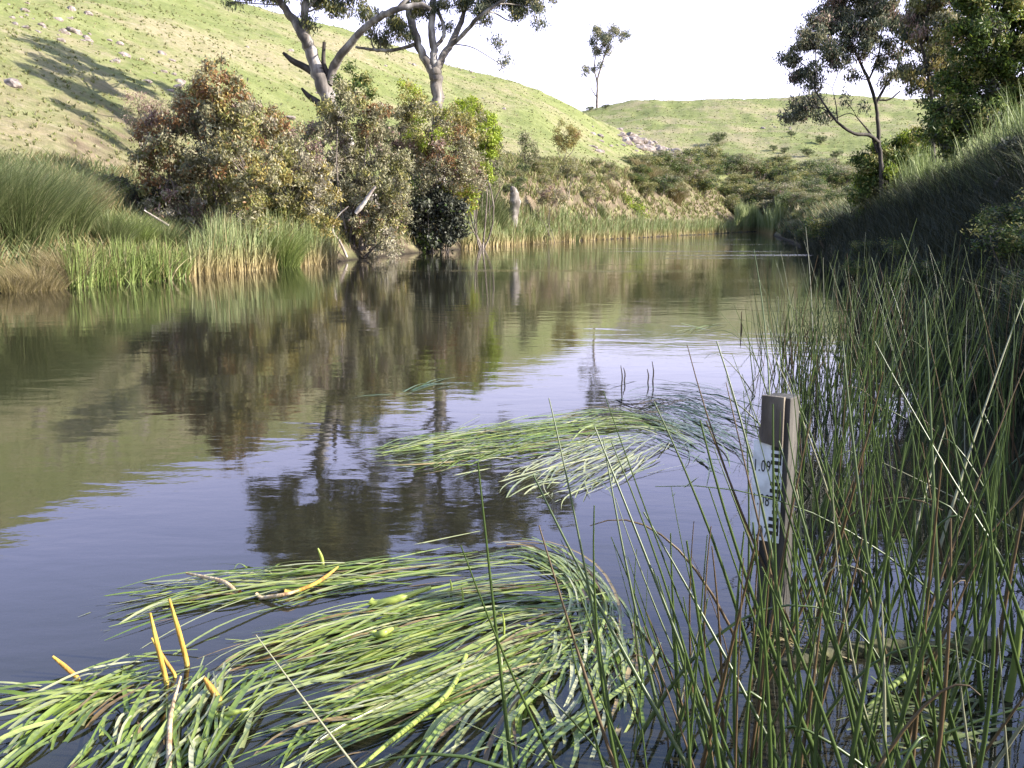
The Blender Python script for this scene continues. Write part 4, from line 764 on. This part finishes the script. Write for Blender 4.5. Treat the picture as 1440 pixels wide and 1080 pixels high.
fan('floating leaf plant fanning out to the left frame edge', [[(310, 925), (210, 925), (140, 948), (70, 965), (-30, 975), (-120, 985)], [(290, 930), (200, 955), (120, 985), (50, 1010), (-20, 1040), (-110, 1080)], [(240, 960), (160, 990), (100, 1020), (50, 1060), (0, 1100), (-60, 1150)]], 70, .022, cut=(.4, .35))
fan('floating leaf plant splayed toward the bottom left corner', [[(270, 930), (215, 975), (165, 1010), (120, 1050), (60, 1100), (10, 1150)], [(300, 930), (260, 980), (215, 1030), (190, 1080), (170, 1130), (150, 1180)], [(340, 925), (310, 980), (280, 1040), (250, 1090), (220, 1150), (200, 1200)], [(420, 935), (370, 985), (330, 1030), (300, 1080), (260, 1130), (220, 1190)]], 95, .021, cut=(.3, .4))
fan('submerged dark leaf plant beneath the lower middle of the near mat', [[(800, 880), (650, 930), (520, 985), (420, 1040), (330, 1100)], [(860, 960), (760, 1010), (650, 1060), (560, 1110), (480, 1160)]], 50, .018, zr=(-.07, -.02), mats=FD)
fan('small loose leaves under the left frame corner of the near mat', [[(150, 1000), (140, 1040), (110, 1090)], [(200, 990), (205, 1040), (200, 1100)]], 10, .02)
# distant mat
fan('distant floating leaf plant streaming left in the middle of the river', [[(920, 590), (820, 590), (720, 600), (640, 608), (560, 620), (500, 632)], [(930, 625), (830, 632), (740, 640), (660, 650), (580, 662), (520, 655)]], 250, .015, cut=(.5, .4), zr=(-.008, .014), jit=.035)
fan('floating leaves joining the two halves of the distant mat', [[(960, 600), (900, 580), (840, 575), (770, 585), (700, 600)], [(1000, 640), (940, 610), (870, 605), (800, 620), (730, 640)]], 170, .015, cut=(.4, .4), zr=(-.01, .012), jit=.035)
fan('pale drooping leaves along the front edge of the distant mat', [[(900, 605), (820, 625), (750, 650), (690, 675), (640, 700)], [(960, 620), (920, 650), (860, 680), (800, 700), (760, 710)]], 150, .014, cut=(.35, .4), mats=FP, zr=(-.02, .008), jit=.035)
fan('distant floating leaves streaming right toward the gauge post', [[(850, 560), (920, 555), (990, 570), (1060, 590), (1130, 615)], [(880, 590), (940, 600), (1000, 620), (1050, 640), (1100, 660)]], 95, .016, cut=(.4, .45), mats=FD, zr=(-.01, .015))
fan('dark thin leaves trailing at the back of the distant mat', [[(830, 545), (900, 535), (970, 540), (1040, 555), (1100, 575)], [(860, 575), (920, 565), (990, 572), (1040, 590), (1090, 605)]], 50, .013, cut=(.5, .4), mats=FD, zr=(-.008, .004))
fan('looping submerged leaves in front of the dead branch reflection', [[(1000, 620), (970, 660), (930, 690), (900, 705)], [(1060, 630), (1050, 670), (1020, 700), (990, 715)]], 30, .015, mats=FD, zr=(-.05, -.01))
fan('few thin leaves drifting far left of the distant mat', [[(650, 530), (610, 540), (560, 552), (520, 556)], [(640, 545), (590, 552), (540, 558), (490, 562)]], 9, .022, mats=FD, zr=(0, .008))
fan('pale leaf streak drifting on the open water beyond the distant mat', [[(950, 470), (990, 458), (1030, 455)], [(965, 468), (1000, 460), (1040, 457)]], 7, .02, zr=(0, .01))
fan('dark broken twigs and leaves floating at the back of the distant mat', [[(830, 590), (870, 586), (900, 590), (940, 596)], [(860, 560), (900, 570), (940, 560), (990, 548)], [(840, 610), (880, 600), (920, 610), (960, 600)]], 44, .02, mats=BK_dark, jit=.05, name='floating_debris', cat='debris')
fan('thin dark leaves trailing along the front right of the distant mat', [[(900, 615), (960, 640), (1010, 660), (1050, 690)], [(880, 560), (960, 585), (1030, 620), (1080, 670)]], 45, .013, mats=FD, zr=(-.012, .006))
# broken stalks and pods
def stalk(label, pl, mat, rpx, name='broken_stalk', cat='broken stalk', Yoff=0):
    rpx = rpx*.78
    b = W(*pl[0]); pts = [b]
    for x, y in pl[1:]: pts.append(P(x, y, b[1]+Yoff) if Yoff is not None else W(x, y, .03))
    n = 12; sp_ = spline(np.array(pts), n); sp_[0, 2] = -.02 if Yoff is not None else .02; m = MB(); k = b[1]/F_PX
    tubes(m, sp_, np.interp(np.linspace(0, 1, n), [0, .6, 1], [rpx*k, rpx*.9*k, rpx*.45*k]), 8); return tag(m.build(name, mat, loc=b), label, cat)
OR = barkmat('stalk_orange', (.2, .08, .02), (.42, .25, .04), (.45, .38, .08), 30, .4); CR = barkmat('stalk_cream', (.22, .11, .05), (.4, .29, .17), (.48, .4, .28), 30, .4); GS = leafmat('stalk_green', (.25, .34, .06), (.35, .42, .1), (.4, .46, .16), rough=.3)
stalk('orange broken stalk leftmost above the left fan of leaves', [(112, 956), (92, 938), (74, 923)], OR, 5)
stalk('taller leaning orange stalk of the crossed pair', [(235, 962), (222, 910), (211, 862)], OR, 5)
stalk('shorter stalk crossing the taller leaning orange one', [(248, 952), (230, 925), (213, 897)], OR, 3.8)
stalk('yellow stalk with an orange foot right of the crossed pair', [(264, 936), (252, 890), (238, 842)], OR, 5)
stalk('short thick orange stub beside the crossed stalks', [(309, 986), (297, 968), (287, 953)], OR, 7)
stalk('bent cream stalk lying on the back edge of the near mat', [(338, 840), (318, 820), (290, 812), (262, 806)], CR, 4.5, Yoff=None)
stalk('pale bent stalk reaching the bottom edge at the left', [(238, 1100), (238, 1040), (241, 1000), (254, 952)], CR, 6, Yoff=None)
stalk('pinkish stalk lying on the leaves near the yellow one', [(360, 842), (400, 836), (420, 830)], CR, 4, Yoff=None)
stalk('yellow curved stalk on the back of the near mat', [(400, 838), (440, 822), (462, 808), (475, 797)], OR, 4, Yoff=None)
stalk('thick yellow green stem curving through the near mat', [(655, 930), (630, 975), (590, 1010), (540, 1050), (500, 1085)], GS, 5, Yoff=None, name='leaf_stalk', cat='leaf stalk')
stalk('broad pale leaf stalk on top of the near mat', [(520, 852), (560, 842), (605, 826)], GS, 8, Yoff=None, name='leaf_stalk', cat='leaf stalk')
stalk('pale swollen pod lying among the leaves of the near mat', [(524, 896), (537, 891), (552, 884)], GS, 8, Yoff=None, name='seed_pod', cat='seed pod')
stalk('bright green pod lying at the left of the near mat', [(300, 1010), (325, 1003), (350, 997)], GS, 6, Yoff=None, name='seed_pod', cat='seed pod')
stalk('small green shoot poking up at the back of the near mat', [(454, 793), (452, 783), (447, 771)], GS, 3.5, name='green_shoot', cat='shoot')
for x, y0, y1, l in ((874, 545, 514, 'leftmost dark flower spike standing in the water behind the distant mat'), (878, 536, 517, 'short dark spike right beside the leftmost one behind the distant mat'), (911, 538, 519, 'short dark spike of the right pair behind the distant mat'), (918, 536, 508, 'tallest dark spike of the right pair behind the distant mat')):
    stalk(l, [(x, y0), (x+1, (y0+y1)/2), (x-1, y1)], BK_dark, 1.3, name='flower_spike', cat='flower spike')
# flowering spikes on the near mat
for x, y0, y1 in ((650, 852, 826), (708, 900, 862), (634, 838, 815)):
    stalk({650: 'green flower spike rising from the near mat, middle one', 708: 'green flower spike rising from the near mat, rightmost and tallest', 634: 'green flower spike rising from the near mat, leftmost'}[x], [(x, y0), (x+1, (y0+y1)/2), (x-1, y1)], GS, 2.4, name='flower_spike', cat='flower spike')
# ------------------------------------------------------------------ sunken log and litter in the rushes
LG = barkmat('mossy_wood', (.015, .014, .01), (.05, .05, .02), (.13, .12, .04), 9, .9)
b0 = W(1085, 935); b1 = W(1400, 905); n = 20; sp_ = spline(np.array([b0, (b0*2+b1)/3+[0, .03, .0], (b0+2*b1)/3, b1]), n); sp_[:, 2] = -.005+.015*np.sin(np.linspace(0, 5, n)); m = MB(); tubes(m, sp_, np.interp(np.linspace(0, 1, n), [0, .1, .5, 1], [.008, .025, .035, .05])*(1+rng.normal(size=n)*.1), 12)
tag(m.build('sunken_log', LG, loc=b0), 'mossy log floating among the rushes at the foot of the gauge post', 'log')
b0 = W(1220, 1000); b1 = W(1300, 945); m = MB(); tubes(m, spline(np.array([b0+[0, 0, .01], (b0+b1)/2+[0, 0, .03], b1+[0, 0, .02]]), 10), np.linspace(.008, .012, 10), 8); tag(m.build('green_stick', SG, loc=b0), 'light green broken stick slanting below the mossy log', 'stick')
b0 = W(1418, 985); b1 = P(1436, 858, b0[1]); m = MB(); tubes(m, spline(np.array([b0, (b0+b1)/2+[.004, 0, 0], b1]), 10), np.linspace(.012, .008, 10), 9); tag(m.build('broad_stalk', SG, loc=b0), 'broad pale green stalk standing at the right frame edge', 'stalk')
fan('tangled dead leaves floating at the foot of the gauge post', [[(1040, 870), (1080, 860), (1120, 880), (1180, 900)], [(1060, 930), (1110, 925), (1170, 935), (1230, 930)]], 26, .012, jit=.05, mats=TB, name='leaf_litter', cat='leaf litter')
fan('tangle of rotting leaves on the water in the bottom right', [[(1250, 890), (1320, 900), (1380, 890), (1460, 910)], [(1240, 960), (1320, 990), (1400, 960), (1480, 980)], [(1180, 1060), (1280, 1040), (1380, 1060), (1480, 1050)]], 70, .016, jit=.06, mats=TU, name='leaf_litter', cat='leaf litter')
